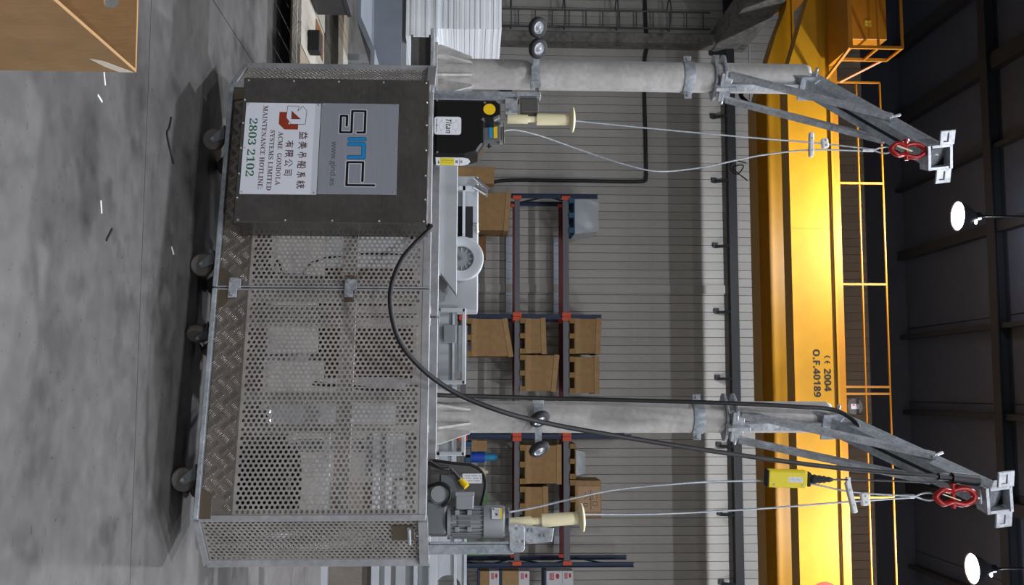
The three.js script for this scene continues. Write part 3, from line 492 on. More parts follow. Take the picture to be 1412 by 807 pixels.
// ---------------------------------------------------------------- hoists on the platform
{
  const o = thing('traction_hoist', 'glossy black hoist with yellow dot and white sticker above the sign box', 'hoist', GP, -GA);
  const b = [[-1.105, 1.10], [-.80, 1.10], [-.795, 1.12], [-.797, 1.25], [-.815, 1.31], [-.86, 1.338], [-1.0, 1.338], [-1.012, 1.355], [-1.012, 1.405], [-1.025, 1.428], [-1.09, 1.428], [-1.105, 1.41]];
  part('housing', geo.ext(b, .10, .018).translate(0, 0, -.202), M.black, o);
  part('yellow_dot', geo.cyl(.033, .006, -1.06, 1.385, -.083, 'z', 32), M.warnYellow, o);
  const st = part('sticker', geo.ext(roundRect(-1.012, 1.085, -.905, 1.232, .016), .002).translate(0, 0, -.0845), M.signWhite, o);
  // the sticker's print, reading across with the housing
  plate('print', .098, .14, M.stickerBrand, st, -.9585, 1.1585, -.0815);
  const tp = part('edge_sticker', geo.ext([[.1, 1.095], [.2, 1.095], [.2, 1.24], [.185, 1.27], [.15, 1.282], [.115, 1.27], [.1, 1.24]], .0016).rotateY(Math.PI / 2).translate(-.7785, 0, 0), M.signWhite, o);
  { const q = new THREE.Mesh(new THREE.PlaneGeometry(.155, .092).rotateZ(Math.PI / 2).rotateY(Math.PI / 2), M.stickerTape); q.name = 'print'; q.position.set(-.7763, 1.175, -.15); tp.add(q); }
  for (const [x, y] of [[-1.11, 1.10], [-.80, 1.105], [-1.10, 1.36], [-1.02, 1.435]]) part('screw', geo.cyl(.006, .006, x, y, -.083, 'z', 8), M.chrome, o);
  part('valve_block', [geo.rbox(.10, .09, .06, .004, -.965, 1.40, -.2)], M.cast, o); part('valve_label', [geo.span(-1.0, -.93, 1.385, 1.405, -.17, -.167)], M.cyanPlastic, o); part('valve_label', [geo.span(-1.0, -.93, 1.41, 1.43, -.17, -.167)], M.warnYellow, o);
  part('valve_fitting', [geo.cyl(.012, .12, -.965, 1.46, -.19, 'x', 14), geo.cyl(.018, .02, -1.02, 1.455, -.19, 'y', 12), geo.cyl(.016, .018, -.915, 1.452, -.19, 'y', 12)], M.chrome, o);
  part('lever', [geo.rod(V(-.905, 1.385, -.19), V(-.88, 1.385, -.19), .005), geo.rod(V(-.89, 1.37, -.19), V(-.89, 1.40, -.19), .004)], M.blackMatt, o);
  // stirrup bar, head bracket and limit switch box
  part('stirrup_bar', [geo.rbox(.05, .50, .05, .005, -1.225, 1.30, -.25), geo.rbox(.2, .03, .06, .004, -1.14, 1.07, -.28)], M.galv, o);
  part('head_bracket', [geo.rbox(.11, .07, .05, .006, -1.165, 1.51, -.25), geo.rbox(.025, .14, .06, .004, -1.235, 1.61, -.25)], M.zinc, o);
  part('limit_switch', [geo.rbox(.085, .1, .07, .006, -1.165, 1.615, -.26)], M.graphite, o);
  part('bracket_bolt', geo.cyl(.01, .07, -1.2, 1.55, -.24, 'z', 6), M.chrome, o); part('bracket_bolt', geo.cyl(.01, .07, -1.13, 1.5, -.24, 'z', 6), M.chrome, o); part('bracket_bolt', geo.cyl(.01, .09, -1.24, 1.66, -.25, 'x', 6), M.chrome, o);
  part('blue_plate', [geo.rbox(.02, .16, .06, .003, -1.262, 1.42, -.3)], M.rackBlue, o);
  part('rope_guide', guide(-1.095, 1.49, -.26), M.cream, o);
}
function roundRect(x0, y0, x1, y1, r) { const c = (x, y, a) => Array.from({ length: 6 }, (_, i) => [x + r * Math.cos(a + i * Math.PI / 10), y + r * Math.sin(a + i * Math.PI / 10)]); return [...c(x1 - r, y0 + r, -Math.PI / 2), ...c(x1 - r, y1 - r, 0), ...c(x0 + r, y1 - r, Math.PI / 2), ...c(x0 + r, y0 + r, Math.PI)]; }
function guide(x, y, z) { return geo.lathe([[.001, 0], [.026, 0], [.026, .115], [.018, .118], [.018, .165], [.034, .168], [.031, .35], [.036, .356], [.068, .362], [.07, .374], [.05, .38], [.02, .384], [.001, .384]], 28).translate(x, y, z); }
{
  const o = thing('motor_hoist', 'grey electric motor hoist with a dark backing plate on the near end of the platform', 'hoist', GP, -GA);
  part('backing_plate', geo.ext([[.80, 1.085], [1.06, 1.085], [1.06, 1.34], [.92, 1.365], [.86, 1.345], [.83, 1.30], [.82, 1.22]].reverse(), .03, .006).translate(0, 0, -.42), M.graphite, o);
  part('plate_trim', geo.tube([V(.805, 1.1, -.385), V(.822, 1.22, -.385), V(.832, 1.30, -.385), V(.862, 1.347, -.385), V(.92, 1.368, -.385), V(1.05, 1.345, -.385)], .008, 40, 8), M.blackMatt, o);
  const cp = part('control_plate', geo.span(.88, 1.0, 1.14, 1.26, -.388, -.375), M.cast, o);
  plate('print', .10, .05, M.palePlate, cp, .90, 1.30, -.3735, 0, 0, Math.PI / 2);
  part('plug', [geo.rod(V(.905, 1.235, -.36), V(.935, 1.262, -.35), .012), geo.rod(V(.92, 1.25, -.355), V(.945, 1.272, -.348), .017)], M.warnYellow, o);
  part('plug_lead', geo.tube([V(.83, 1.07, -.30), V(.86, 1.16, -.31), V(.855, 1.19, -.33), V(.88, 1.215, -.345), V(.91, 1.24, -.355)], .008, 40, 8), M.cable, o);
  part('plug_lead', geo.tube([V(.82, 1.08, -.28), V(.845, 1.13, -.3), V(.85, 1.185, -.32), V(.875, 1.2, -.34)], .006, 40, 8), M.cable, o);
  // gear, flange, ribbed motor, fan cover
  part('gear_case', [geo.cyl(.05, .1, 1.0, 1.135, -.24, 'z', 28), geo.rbox(.17, .12, .14, .02, 1.11, 1.12, -.27)], M.cast, o);
  part('gear_cap', [geo.cyl(.04, .012, 1.0, 1.135, -.184, 'z', 24)], M.motor, o);
  part('gear_cable', geo.tube([V(.96, 1.08, -.2), V(.95, 1.15, -.17), V(.985, 1.19, -.165), V(1.04, 1.18, -.17), V(1.06, 1.15, -.18)], .009, 40, 8), M.cable, o);
  const mb = part('motor_body', [geo.cyl(.068, .17, 1.13, 1.275, -.26, 'y', 32), geo.cyl(.082, .016, 1.13, 1.185, -.26, 'y', 32)], M.motor, o);
  for (let k = 0; k < 22; k++) { const a = k / 22 * Math.PI * 2 + .1; part('cooling_fin', geo.box(.016, .15, .004).translate(.072, 0, 0).rotateY(a).translate(1.13, 1.275, -.26), M.motor, mb); }
  part('fan_cover', [geo.lathe([[.083, 0], [.083, .095], [.076, .105], [.03, .108], [.001, .108]], 32).translate(1.13, 1.355, -.26)], M.motor, o);
  plate('rating_plate', .06, .05, M.ratingPlate, o, 1.095, 1.42, -.178, -.4);
  part('top_disc', [geo.cyl(.07, .006, 1.13, 1.482, -.26, 'y', 28), geo.cyl(.02, .03, 1.13, 1.47, -.26)], M.galv, o);
  part('terminal_box', [geo.rbox(.07, .09, .07, .008, 1.04, 1.262, -.21), geo.rbox(.02, .095, .075, .004, 1.0, 1.262, -.21)], M.motor, o);
  for (const y of [1.225, 1.285]) for (const x of [1.09, 1.17]) part('motor_lug', geo.rbox(.024, .022, .03, .003, x, y, -.187), M.motor, mb);
  part('name_plate', geo.span(1.10, 1.16, 1.23, 1.29, -.192, -.185), M.cast, o);
  // stirrup frame
  part('stirrup_post', [geo.rbox(.045, .43, .045, .004, 1.262, 1.29, -.25), geo.rbox(.012, .42, .07, .003, 1.232, 1.30, -.25)], M.galv, o);
  part('stirrup_foot', [geo.rbox(.2, .03, .06, .004, 1.17, 1.075, -.28)], M.galv, o);
  part('head_bracket', [geo.ext(roundRect(1.145, 1.485, 1.275, 1.555, .02), .012, .003).translate(0, 0, -.225), geo.rbox(.11, .075, .05, .006, 1.20, 1.515, -.28)], M.zinc, o);
  part('rocker_plate', [geo.ext([[1.15, 1.56], [1.215, 1.545], [1.235, 1.58], [1.225, 1.69], [1.165, 1.70]], .012, .003).translate(0, 0, -.235)], M.zinc, o);
  for (const [x, y] of [[1.165, 1.515], [1.225, 1.52], [1.225, 1.545], [1.175, 1.58], [1.175, 1.6], [1.20, 1.64], [1.2, 1.66]]) part('bolt', geo.cyl(.008, .016, x, y, -.218, 'z', 6), M.galv, o);
  const gd = part('rope_guide', guide(0, 0, 0), M.cream, o); gd.position.set(1.135, 1.48, -.262); gd.rotation.z = .07;
}
// ---------------------------------------------------------------- ropes, shackles, spacers, cables
const pts = a => a.map(p => V(...p));
function rope(label, p, r = .005, m = M.galv) { return single('wire_rope', label, 'rope', geo.tube(pts(p), r, 140, 8), m); }
rope('taut steel wire rope from the black hoist guide up to the far jib', [[-1.52, 1.99, -5.6], [-1.494, 2.479, -5.66], [-1.46, 3.128, -5.72], [-1.45, 3.43, -5.76], [-1.422, 3.8, -5.785]]);
rope('slack steel wire rope bowing out from the black hoist beside its taut rope', [[-1.43, 1.60, -5.52], [-1.451, 1.66, -5.56], [-1.44, 1.80, -5.62], [-1.372, 2.06, -5.69], [-1.295, 2.312, -5.703], [-1.261, 2.5, -5.725], [-1.287, 2.744, -5.753], [-1.372, 3.134, -5.765], [-1.408, 3.431, -5.771], [-1.410, 3.8, -5.788]]);
rope('slack steel wire rope curving behind the yellow pendant down to the motor hoist', [[.609, 1.62, -5.15], [.592, 1.75, -5.19], [.516, 2.152, -5.274], [.484, 2.54, -5.321], [.478, 2.783, -5.371], [.487, 3.188, -5.43], [.545, 3.5, -5.46], [.572, 3.83, -5.5]]);
rope('taut steel wire rope from the motor hoist guide up to the near jib', [[.62, 1.99, -5.15], [.632, 2.379, -5.25], [.62, 2.977, -5.37], [.595, 3.48, -5.452], [.58, 3.83, -5.5]]);
function shackle(x, y, z, s, label) {
  const o = thing('shackle', label, 'shackle', [x, y, z]); o.scale.x = .8;
  part('bow', [geo.tube([V(-.035, .0, 0), V(-.05, .06, 0), V(-.03, .105, 0), V(0, .118, 0), V(.03, .105, 0), V(.05, .06, 0), V(.035, .0, 0)].map(p => p.multiplyScalar(s)), 0.018 * s, 40, 10), geo.tube([V(-.03, .0, .01), V(-.042, -.06, .03), V(0, -.095, .03), V(.042, -.06, .03), V(.03, 0, .01)].map(p => p.multiplyScalar(s)), .017 * s, 40, 10)], M.redPaint, o);
  part('pin', [geo.cyl(.012 * s, .15 * s, 0, .005 * s, .005, 'x', 12), geo.cyl(.02 * s, .014, -.075 * s, .005 * s, .005, 'x', 6)], M.redPaint, o);
  part('gate', [geo.bar(V(-.02 * s, -.07 * s, .05 * s), V(.02 * s, .02 * s, .05 * s), .014, .006)], M.cream, o);
  part('thimble', [geo.tube([V(0, -.19, 0), V(-.018, -.15, .0), V(-.022, -.11, .01), V(0, -.085, .02), V(.022, -.11, .01), V(.018, -.15, 0), V(0, -.19, 0)].map(p => p.multiplyScalar(s)), .006, 30, 8), geo.cyl(.014, .07, 0, -.225 * s, 0, 'y', 14)], M.zinc, o);
  part('jib_bolt', [geo.rod(V(0, .1 * s, 0), V(.03, .2 * s, -.01), .01), geo.rod(V(-.045, .15 * s, 0), V(.05, .15 * s, 0), .008)], M.zinc, o);
}
shackle(-1.414, 4.0, -5.78, 1, 'red forged shackle hanging from the tip of the far jib, above the black hoist');
shackle(.575, 4.07, -5.515, 1.08, 'red forged shackle hanging from the tip of the near jib, beside the black cable plug');
function spacer(name, x, y, z, w, h, tilt, label) { const o = thing(name, label, 'spacer', [x, y, z]); o.rotation.set(0, -.05, tilt); part('block', geo.rbox(w, h, .035, .01), M.plastic, o); for (const s of [-1, 1]) part('screw', geo.cyl(.006, .04, s * w * .24, 0, 0, 'z', 8), M.galv, o); }
spacer('rope_spacer', -1.438, 3.431, -5.765, .15, .028, -.05, 'long white plastic rope spacer below the far jib'); spacer('rope_stop', -1.448, 3.513, -5.768, .06, .04, .1, 'small white rope stop above the long spacer below the far jib');
spacer('rope_spacer', .572, 3.487, -5.455, .17, .03, .2, 'long white plastic rope spacer beside the yellow pendant'); spacer('rope_stop', .583, 3.567, -5.468, .07, .045, .1, 'small white rope stop just above the spacer beside the yellow pendant');
{
  const o = thing('pendant_control', 'yellow pendant control box with a black bellows boot hanging below the near jib', 'pendant', [.46, 3.0, -5.37], .1);
  o.rotation.z = -.03;
  part('case', [geo.rbox(.094, .218, .06, .016, 0, .109, 0)], M.pendant, o);
  part('end_seam', [geo.rbox(.09, .012, .062, .005, 0, .004, 0)], M.blackMatt, o);
  plate('label_print', .075, .028, M.palePlate, o, .0, .15, .0305, 0, 0, Math.PI / 2);
  for (const y of [.035, .19]) part('screw', geo.cyl(.005, .004, .028, y, .031, 'z', 8), M.galv, o);
  part('boot', [geo.rbox(.075, .02, .05, .005, 0, .226, 0), geo.lathe([[.001, .23], [.028, .23], [.022, .255], [.026, .26], [.019, .28], [.023, .285], [.016, .305], [.02, .31], [.013, .33], [.016, .335], [.009, .36], [.001, .36]], 20)], M.blackMatt, o);
  part('cord', geo.tube([V(0, .35, 0), V(.005, .46, -.04), V(.01, .7, -.07), V(.02, 1.0, -.1)], .005, 40, 8), M.cable, o);
  part('cord_tie', [geo.rbox(.03, .022, .02, .004, .006, .46, -.045)], M.plastic, o);
}
single('power_cable', 'thick black cable looping in front of the platform and rising to the near jib tip', 'cable', [geo.tube(pts([[-.80, 1.12, -5.36], [-.84, 1.2, -5.2], [-.81, 1.23, -5.06], [-.718, 1.156, -4.974], [-.624, 1.093, -4.913], [-.478, 1.048, -4.877], [-.338, 1.058, -4.87], [-.221, 1.1, -4.881], [-.108, 1.193, -4.912], [.007, 1.35, -4.974], [.103, 1.582, -5.033], [.17, 1.842, -5.14], [.24, 2.226, -5.247], [.329, 2.782, -5.356], [.414, 3.403, -5.465], [.467, 3.987, -5.52], [.49, 4.2, -5.545]]), .0125, 220, 12), geo.rod(V(.468, 4.0, -5.52), V(.478, 4.1, -5.535), .02), geo.rod(V(.476, 4.08, -5.53), V(.495, 4.24, -5.548), .03, 16)], M.cable);
single('mast_cable', 'black cable running straight up the near davit mast', 'cable', geo.tube(pts([[-.04, .5, -6.12], [.03, 1.242, -6.16], [.035, 1.404, -6.2], [.048, 1.851, -6.275], [.061, 2.391, -6.285], [.078, 3.014, -6.245], [.1, 3.469, -6.24], [.126, 3.72, -6.241], [.20, 3.82, -6.2], [.26, 3.82, -6.15]]), .014, 120, 10), M.cable);

// ---------------------------------------------------------------- overhead travelling crane
{
  const o = thing('overhead_crane', 'yellow double girder travelling crane spanning the hall below the roof', 'crane');
  const girder = (z, w) => {
    const b = [[-8.6, 8.4], [-8.3, 8.37], [-7.7, 8.13], [-6.2, 7.66], [10.9, 7.68], [11.9, 8.37], [12.3, 8.4], [12.3, 8.5], [-8.6, 8.5]];
    return [geo.ext(b, w - .08).translate(0, 0, z - w + .04), geo.span(-8.6, 12.3, 8.48, 8.52, z - w, z), geo.bar(V(-6.2, 7.655, z - w / 2), V(12, 7.675, z - w / 2), w, .02)];
  };
  part('front_girder', girder(-18.98, .46), M.yellow, o); part('rear_girder', girder(-21.08, .62), M.yellow, o);
  part('end_carriage', [geo.rbox(.4, .45, 3.6, .02, -8.7, 8.58, -20.2)], M.yellowDeep, o); part('end_carriage', [geo.rbox(.4, .45, 3.6, .02, 12.3, 8.58, -20.2)], M.yellowDeep, o);
  part('web_seam', [geo.span(-3.106, -3.1, 7.68, 8.47, -19.02, -19.017)], M.rust, o);
  part('walkway', [geo.span(-8.6, 12.3, 8.52, 8.57, -20.2, -19.0), geo.span(-8.6, 12.3, 8.52, 8.64, -19.01, -18.99)], M.yellowDeep, o);
  part('web_lip', [geo.span(-6.1, 12.3, 8.455, 8.48, -19.02, -18.995)], M.rust, o);
  // railing
  const rz = -19.03, rail = (y, x0 = -6.0, x1 = 12.2) => geo.rod(V(x0, y, rz), V(x1, y, rz), .02, 8);
  part('top_rail', rail(9.50), M.yellowDeep, o); part('middle_rail', rail(9.03), M.yellowDeep, o);
  for (const x of [-6.0, -4.0, -2.03, -.07, .06, 2.0, 4.0, 6, 8, 10, 12]) part('railing_post', geo.rbox(.04, .98, .035, .005, x, 9.01, rz), M.yellowDeep, o);
  // platform with the electrical cabinet at the far end
  part('platform_floor', [geo.span(-8.6, -6.3, 8.46, 8.54, -18.95, -17.9)], M.yellowDeep, o);
  const cab = part('electrical_cabinet', [geo.rbox(.86, .72, .34, .015, -7.02, 8.98, -18.42)], M.yellowDeep, o);
  plate('warning_sticker', .13, .13, M.warnSticker, cab, -6.9, 8.98, -18.246);
  part('cabinet_vent', geo.span(-7.48, -7.45, 8.68, 9.25, -18.5, -18.3), M.blackMatt, cab);
  for (const y of [9.03, 9.48]) part('platform_rail', [geo.rod(V(-8.6, y, -17.92), V(-6.32, y, -17.92), .028, 8), geo.rod(V(-6.32, y, -17.92), V(-6.32, y, -18.62), .028, 8)], M.yellowDeep, o);
  for (const [x, z] of [[-6.32, -17.92], [-6.32, -18.62], [-7.45, -17.92]]) part('railing_post', geo.rbox(.06, .98, .05, .005, x, 9.0, z), M.yellowDeep, o);
  part('platform_brace', [geo.bar(V(-6.32, 8.5, -17.95), V(-5.9, 8.3, -18.95), .05, .05), geo.bar(V(-6.0, 8.7, -19.0), V(-6.32, 9.4, -18.62), .04, .04)], M.yellowDeep, o);
  part('round_box', [geo.cyl(.15, .2, .3, 8.86, -19.25, 'z', 24)], M.graphite, o); plate('can_label', .1, .16, M.redPrint, o, .3, 8.86, -19.145);
  // lettering on the web
  const ink = (g, x, y) => part('lettering', g.translate(x, y, -19.019), M.inkBlack, o);
  const cG = (cx, cy, bar) => [geo.ext([...ring(cx, cy, .062, 18, Math.PI * .62, Math.PI * 1.38), ...ring(cx, cy, .044, 18, Math.PI * .62, Math.PI * 1.38).reverse()], .004), ...(bar ? [geo.box(.035, .016, .004, cx - .03, cy, .002)] : [])];
  part('lettering', [...cG(-.60, 8.30, false), ...cG(-.50, 8.30, true)].map(g => g.translate(0, 0, -19.019)), M.inkBlack, o);
  ink(lettering('2004', .13), -.42, 8.235); ink(lettering('O.F.40189', .13), -.79, 8.03);
  part('round_logo', [geo.cyl(.28, .004, 3.82, 8.14, -19.015, 'z', 48)], M.inkRed, o); part('round_logo_face', [geo.cyl(.245, .004, 3.85, 8.12, -19.012, 'z', 48)], M.yellow, o);
  part('hanging_cable', geo.tube(pts([[-6.1, 8.2, -21.8], [-6.3, 7.8, -21.85], [-6.6, 7.55, -21.9], [-6.75, 7.8, -21.85], [-6.9, 7.5, -21.9], [-7.1, 7.6, -21.9]]), .05, 60, 8), M.blackMatt, o);
  part('hanging_cable', geo.tube(pts([[-5.0, 7.6, -21.75], [-5.05, 7.35, -21.8], [-4.9, 7.25, -21.8], [-4.75, 7.4, -21.8], [-4.95, 7.55, -21.8], [-4.9, 7.3, -21.78], [-4.6, 7.62, -21.75]]), .013, 60, 8), M.blackMatt, o);
}
single('crane_runway', 'pale concrete crane runway beam at the far end of the yellow crane', 'beam', [geo.span(-8.95, -8.45, 7.55, 8.35, ZB, 19.9)], M.concreteBeam);
single('crane_runway', 'concrete crane runway beam beyond the edge of the picture', 'beam', [geo.span(12.05, 12.55, 7.55, 8.35, ZB, 19.9)], M.concreteBeam);
for (const [x, z] of [[-8.6, ZB + .26], [-8.7, 4], [12.3, ZB + .3], [12.3, 4]]) single('runway_column', z < 0 && x < 0 ? 'pale column on the far wall below the concrete runway' : 'concrete column carrying a crane runway, out of sight', 'column', [geo.span(x - .12, x + .12, 0, 7.55, z - .25, z + .25)], M.concreteBeam, z < 0 && x < 0 ? undefined : 'runway columns');

// ---------------------------------------------------------------- wall fittings
{
  const z = ZB + .06;
  single('wall_conduit', 'dark conduit running up, across and down the ribbed wall behind the far mast', 'pipe', [geo.tube(pts([[-9.8, 5.88, z], [-9, 5.9, z], [-8.6, 5.93, z], [-8.2, 5.86, z], [-6, 5.86, z], [-5.25, 5.86, z], [-5.14, 5.84, z], [-5.12, 5.7, z], [-5.12, 4, z], [-5.1, 2.3, z], [-5.02, 1.9, z], [-5.02, 0.3, z]]), .045, 160, 8)], M.darkSteel);
  const o = thing('caged_ladder', 'thin grey caged access ladder fixed to the far wall', 'ladder', [-9.3, 0, ZB]);
  for (const x of [-.55, -.1, .33]) part('stile', geo.rod(V(x, .3, .18), V(x, 7.5, .18), .025, 8), M.rackGrey, o);
  for (let y = .6; y < 7.45; y += .42) part('rung', geo.rod(V(-.1, y, .18), V(.33, y, .18), .016, 8), M.rackGrey, o);
  for (let y = 1.2; y < 7.45; y += 1.3) part('cage_hoop', geo.tube([V(-.1, y, .18), V(-.3, y, .5), V(.1, y, .75), V(.5, y, .5), V(.33, y, .18)], .018, 30, 6), M.rackGrey, o);
  single('conduit_box', 'small grey junction box with cable glands on the wall beside the far mast', 'box', [geo.rbox(.18, .2, .12, .01, -7.35, 2.45, ZB + .07), geo.cyl(.05, .1, -7.35, 2.3, ZB + .07)], M.darkSteel);
}

// ---------------------------------------------------------------- pallet racking with its load
const RZ = -22.9;
{
  const o = thing('pallet_rack', 'blue and grey pallet racking against the ribbed wall', 'rack', [0, 0, RZ]);
  const ups = [[-4.43, 4.45], [-1.66, 4.52], [1.04, 5.18], [3.86, 5.2]];
  for (const [x, h] of ups) for (const z of [0, -1.0]) {
    part('upright', [geo.span(x - .05, x + .05, 0, h, z - .03, z - .02), geo.span(x - .05, x - .035, 0, h, z - .03, z + .05), geo.span(x + .035, x + .05, 0, h, z - .03, z + .05)], M.rackBlue, o);
    part('foot_plate', geo.span(x - .08, x + .08, 0, .01, z - .07, z + .09), M.rackBlue, o);
  }
  for (const [x, h] of ups) for (let y = .5, k = 0; y < h - .7; y += .7, k++) part('brace', geo.bar(V(x, y, k % 2 ? -.95 : -.05), V(x, y + .7, k % 2 ? -.05 : -.95), .03, .03), M.rackBlue, o);
  for (let b = 0; b < 3; b++) for (const [y, h] of [[1.45, .12], [2.66, .12], [3.78, .14]]) for (const z of [0, -1.0]) {
    const x0 = ups[b][0] + .06, x1 = ups[b + 1][0] - .06;
    part('shelf_beam', [geo.rbox(x1 - x0, h, .05, .006, (x0 + x1) / 2, y - h / 2, z)], z ? M.rackRed : M.rackGrey, o);
    for (const x of [x0 - .012, x1 + .012]) part('beam_connector', [geo.rbox(.09, .2, .03, .004, x, y - .06, z + .045)], M.orange, o);
  }
}
function pallet(x, y, z, w, label, m = M.pallet) {
  const o = thing('pallet', label, 'pallet', [x, y, z], 0, 'pallets on the racking'); const d = 1.0;
  for (const px of [-1, 0, 1]) for (const pz of [-1, 0, 1]) part('block', geo.box(w * .14, .09, .12, px * w * .43, .066, pz * (d / 2 - .06)), m, o);
  for (const px of [-1, 0, 1]) part('runner', geo.box(w * .14, .02, d, px * w * .43, .01, 0), m, o);
  for (let k = 0; k < 6; k++) part('deck_board', geo.box(w, .022, .13, 0, .124, -d / 2 + .065 + k * (d - .13) / 5), m, o);
}
function carton(x, y, z, w, h, label, o = {}) {       // a lidded cardboard box: body and a deep lid, which may sit crooked
  const c = thing('carton', label, 'box', [x, y, z], o.turn ?? 0, o.group); const d = o.depth ?? .9;
  const body = part('body', [geo.rbox(w, h - .05, d, .012, 0, (h - .05) / 2, 0)], o.mat ?? M.card, c);
  part('side_crease', [geo.span(-w / 2 - .004, w / 2 + .004, .0, .11, d / 2, d / 2 + .008)], o.mat ?? M.cardLid, body);
  if (o.lid !== false) { const l = part('lid', [geo.rbox(w * 1.05, .12, d * 1.04, .012, 0, 0, 0)], M.cardLid, c); l.position.y = h - .06; l.rotation.z = o.tilt ?? 0; }
  return c;
}
const PL = .135;
const loads = [   // x, shelf height, width, box height, lid tilt, where
  [-1.18, 1.45, .86, .86, .17, 'lidded carton with its lid tipped up, on the lower shelf next to the machine panel', 'lower shelf below the tipped carton lid'],
  [-1.22, 2.66, .80, .46, .03, 'short lidded carton on the middle shelf next to the blue upright', 'middle shelf under the short carton by the upright'],
  [-.38, 2.66, .82, .72, -.1, 'taller lidded carton with crooked lid on the middle shelf beside the near mast', 'middle shelf under the taller carton beside the mast'],
  [-1.22, 3.78, .80, .58, -.04, 'lidded carton on the top shelf next to the blue upright', 'top shelf under the carton by the upright'],
  [-.34, 3.78, .82, .54, .0, 'lidded carton on the top shelf beside the near mast', 'top shelf under the carton beside the mast'],
  [1.65, 2.66, .86, .80, .0, 'large lidded carton on the middle shelf behind the rubber guide wheel', 'middle shelf under the carton behind the guide wheel'],
  [2.56, 2.66, .84, .50, .0, 'low lidded carton on the middle shelf behind the cream rope guide', 'middle shelf under the low carton behind the rope guide'],
];
for (const [x, y, w, h, t, l, pl] of loads) { pallet(x, y, RZ - .42, w, 'wooden pallet on the ' + pl); carton(x, y + PL, RZ - .42, w * .98, h, l, { tilt: t, depth: .96 }); }
pallet(1.58, 3.78, RZ - .42, .78, 'wooden pallet on the top shelf under the dark plastic bundle');
single('plastic_bundle', 'crumpled dark plastic bundle on the top shelf near the mast', 'bundle', blob(1.62, 3.918, RZ - .3, .28, .22, .3, 5), M.plasticWrap);
pallet(2.42, 3.78, RZ - .42, .86, 'wooden pallet on the top shelf under the printed carton');
{ const c = carton(2.42, 3.78 + PL, RZ - .42, .82, .62, 'brown carton printed with handling marks on the top shelf', { lid: false, depth: .9, mat: M.cardLid }); plate('print', .56, .5, M.cartonPrint, c, 0, .3, .462); }
pallet(-3.98, 3.78, RZ - .42, .8, 'blue pallet on the top shelf under the plastic wrapped goods', M.palletBlue);
single('wrapped_goods', 'goods wrapped in clear plastic on the blue pallet', 'bundle', blob(-3.96, 3.78 + PL, RZ - .4, .4, .56, .42, 11), M.plasticWrap);
function blob(x, y, z, rx, h, rz, s) {
  const g = new THREE.BoxGeometry(2, 1, 2, 10, 6, 10), p = g.attributes.position;
  for (let i = 0; i < p.count; i++) { let X = p.getX(i), Y = p.getY(i) + .5, Z = p.getZ(i); const n = .10 * (fbm((X + 3) / 6, (Y + Z + 3) / 6, 8, 3, s) - .5) * (Y > .02 ? 2 : 0), k = 1 - .16 * Y * Y; p.setXYZ(i, x + X * rx * (k + n), y + Math.max(0, Y * h * (1 + n)), z + Z * rz * (k - n)); }
  g.computeVertexNormals(); return g;
}
// lower shelf: bright odds and ends
pallet(1.55, 1.45, RZ - .42, .8, 'blue pallet on the lower shelf under the blue tins', M.palletBlue);
carton(1.24, 1.45 + PL, RZ - .2, .24, .4, 'narrow brown carton standing beside the blue tins', { lid: false, depth: .3 });
single('tin', 'blue labelled tin standing on the lower shelf behind the motor plate', 'tin', [geo.cyl(.12, .3, 1.5, 1.735, RZ - .15)], M.bluePlastic);
single('spray_can', 'light blue can lying over the blue tin on the lower shelf', 'can', [geo.cyl(.085, .2, 1.5, 1.985, RZ - .15), geo.lathe([[.085, 0], [.05, .06], [.03, .09], [.001, .09]], 16).translate(1.5, 2.085, RZ - .15)], M.cyanPlastic);
single('cream_jug', 'cream plastic jug on the lower shelf behind the motor plate', 'jug', [geo.lathe([[.001, 0], [.12, 0], [.125, .22], [.08, .3], [.035, .34], [.035, .38], [.001, .38]], 20).translate(1.83, 1.585, RZ - .15)], M.cream);
for (const [x, w, l] of [[2.45, .8, 'green steel crate frame behind the electric motor'], [3.3, .62, 'green steel crate at the foot of the last upright']]) {
  const o = thing('steel_crate', l, 'crate', [x, 1.45, RZ - .4]);
  for (const s of [-1, 1]) for (const z of [-.4, .4]) part('corner_post', geo.box(.06, .5, .06, s * w / 2, .25, z), M.green, o);
  for (const y of [.06, .46]) for (const z of [-.4, .4]) part('side_bar', geo.box(w, .07, .04, 0, y, z), M.green, o);
  for (const y of [.06, .46]) for (const s of [-1, 1]) part('side_bar', geo.box(.04, .07, .8, s * w / 2, y, 0), M.green, o);
}
{
  const o = thing('stores_shelf', 'dark store shelf with cartons beyond the last rack upright', 'shelf', [4.9, 0, RZ]);
  for (const y of [1.76, 2.25, 3.23]) part('shelf_board', geo.box(1.9, .04, .9, 0, y, -.42), M.rackBlue, o);
  for (const z of [0, -.85]) part('upright', geo.box(.06, 4.4, .06, .92, 2.2, z), M.rackBlue, o);
}
for (const [x, y, w, h, m, l] of [[4.2, 1.785, .44, .2, M.card, 'tan carton lowest on the dark store shelf'], [4.2, 1.99, .44, .22, M.redPrint, 'white carton with red print on the tan carton'], [4.22, 2.275, .48, .36, M.cardLid, 'plain brown carton on the middle store shelf'], [4.2, 2.64, .42, .24, M.redPrint, 'white carton with red print on the plain brown carton'], [4.23, 3.255, .48, .35, M.redPrint, 'larger white carton with red print on the upper store shelf'], [4.2, 3.61, .42, .24, M.redPrint, 'topmost white carton with red print on the upper store shelf']]) {
  const c = thing('store_carton', l, 'box', [x, y, RZ - .2]); part('body', geo.rbox(w, h, .4, .006, 0, h / 2, 0), m === M.redPrint ? M.paper : m, c); if (m === M.redPrint) plate('print', w * .96, h * .94, m, c, 0, h / 2, .2015);
}
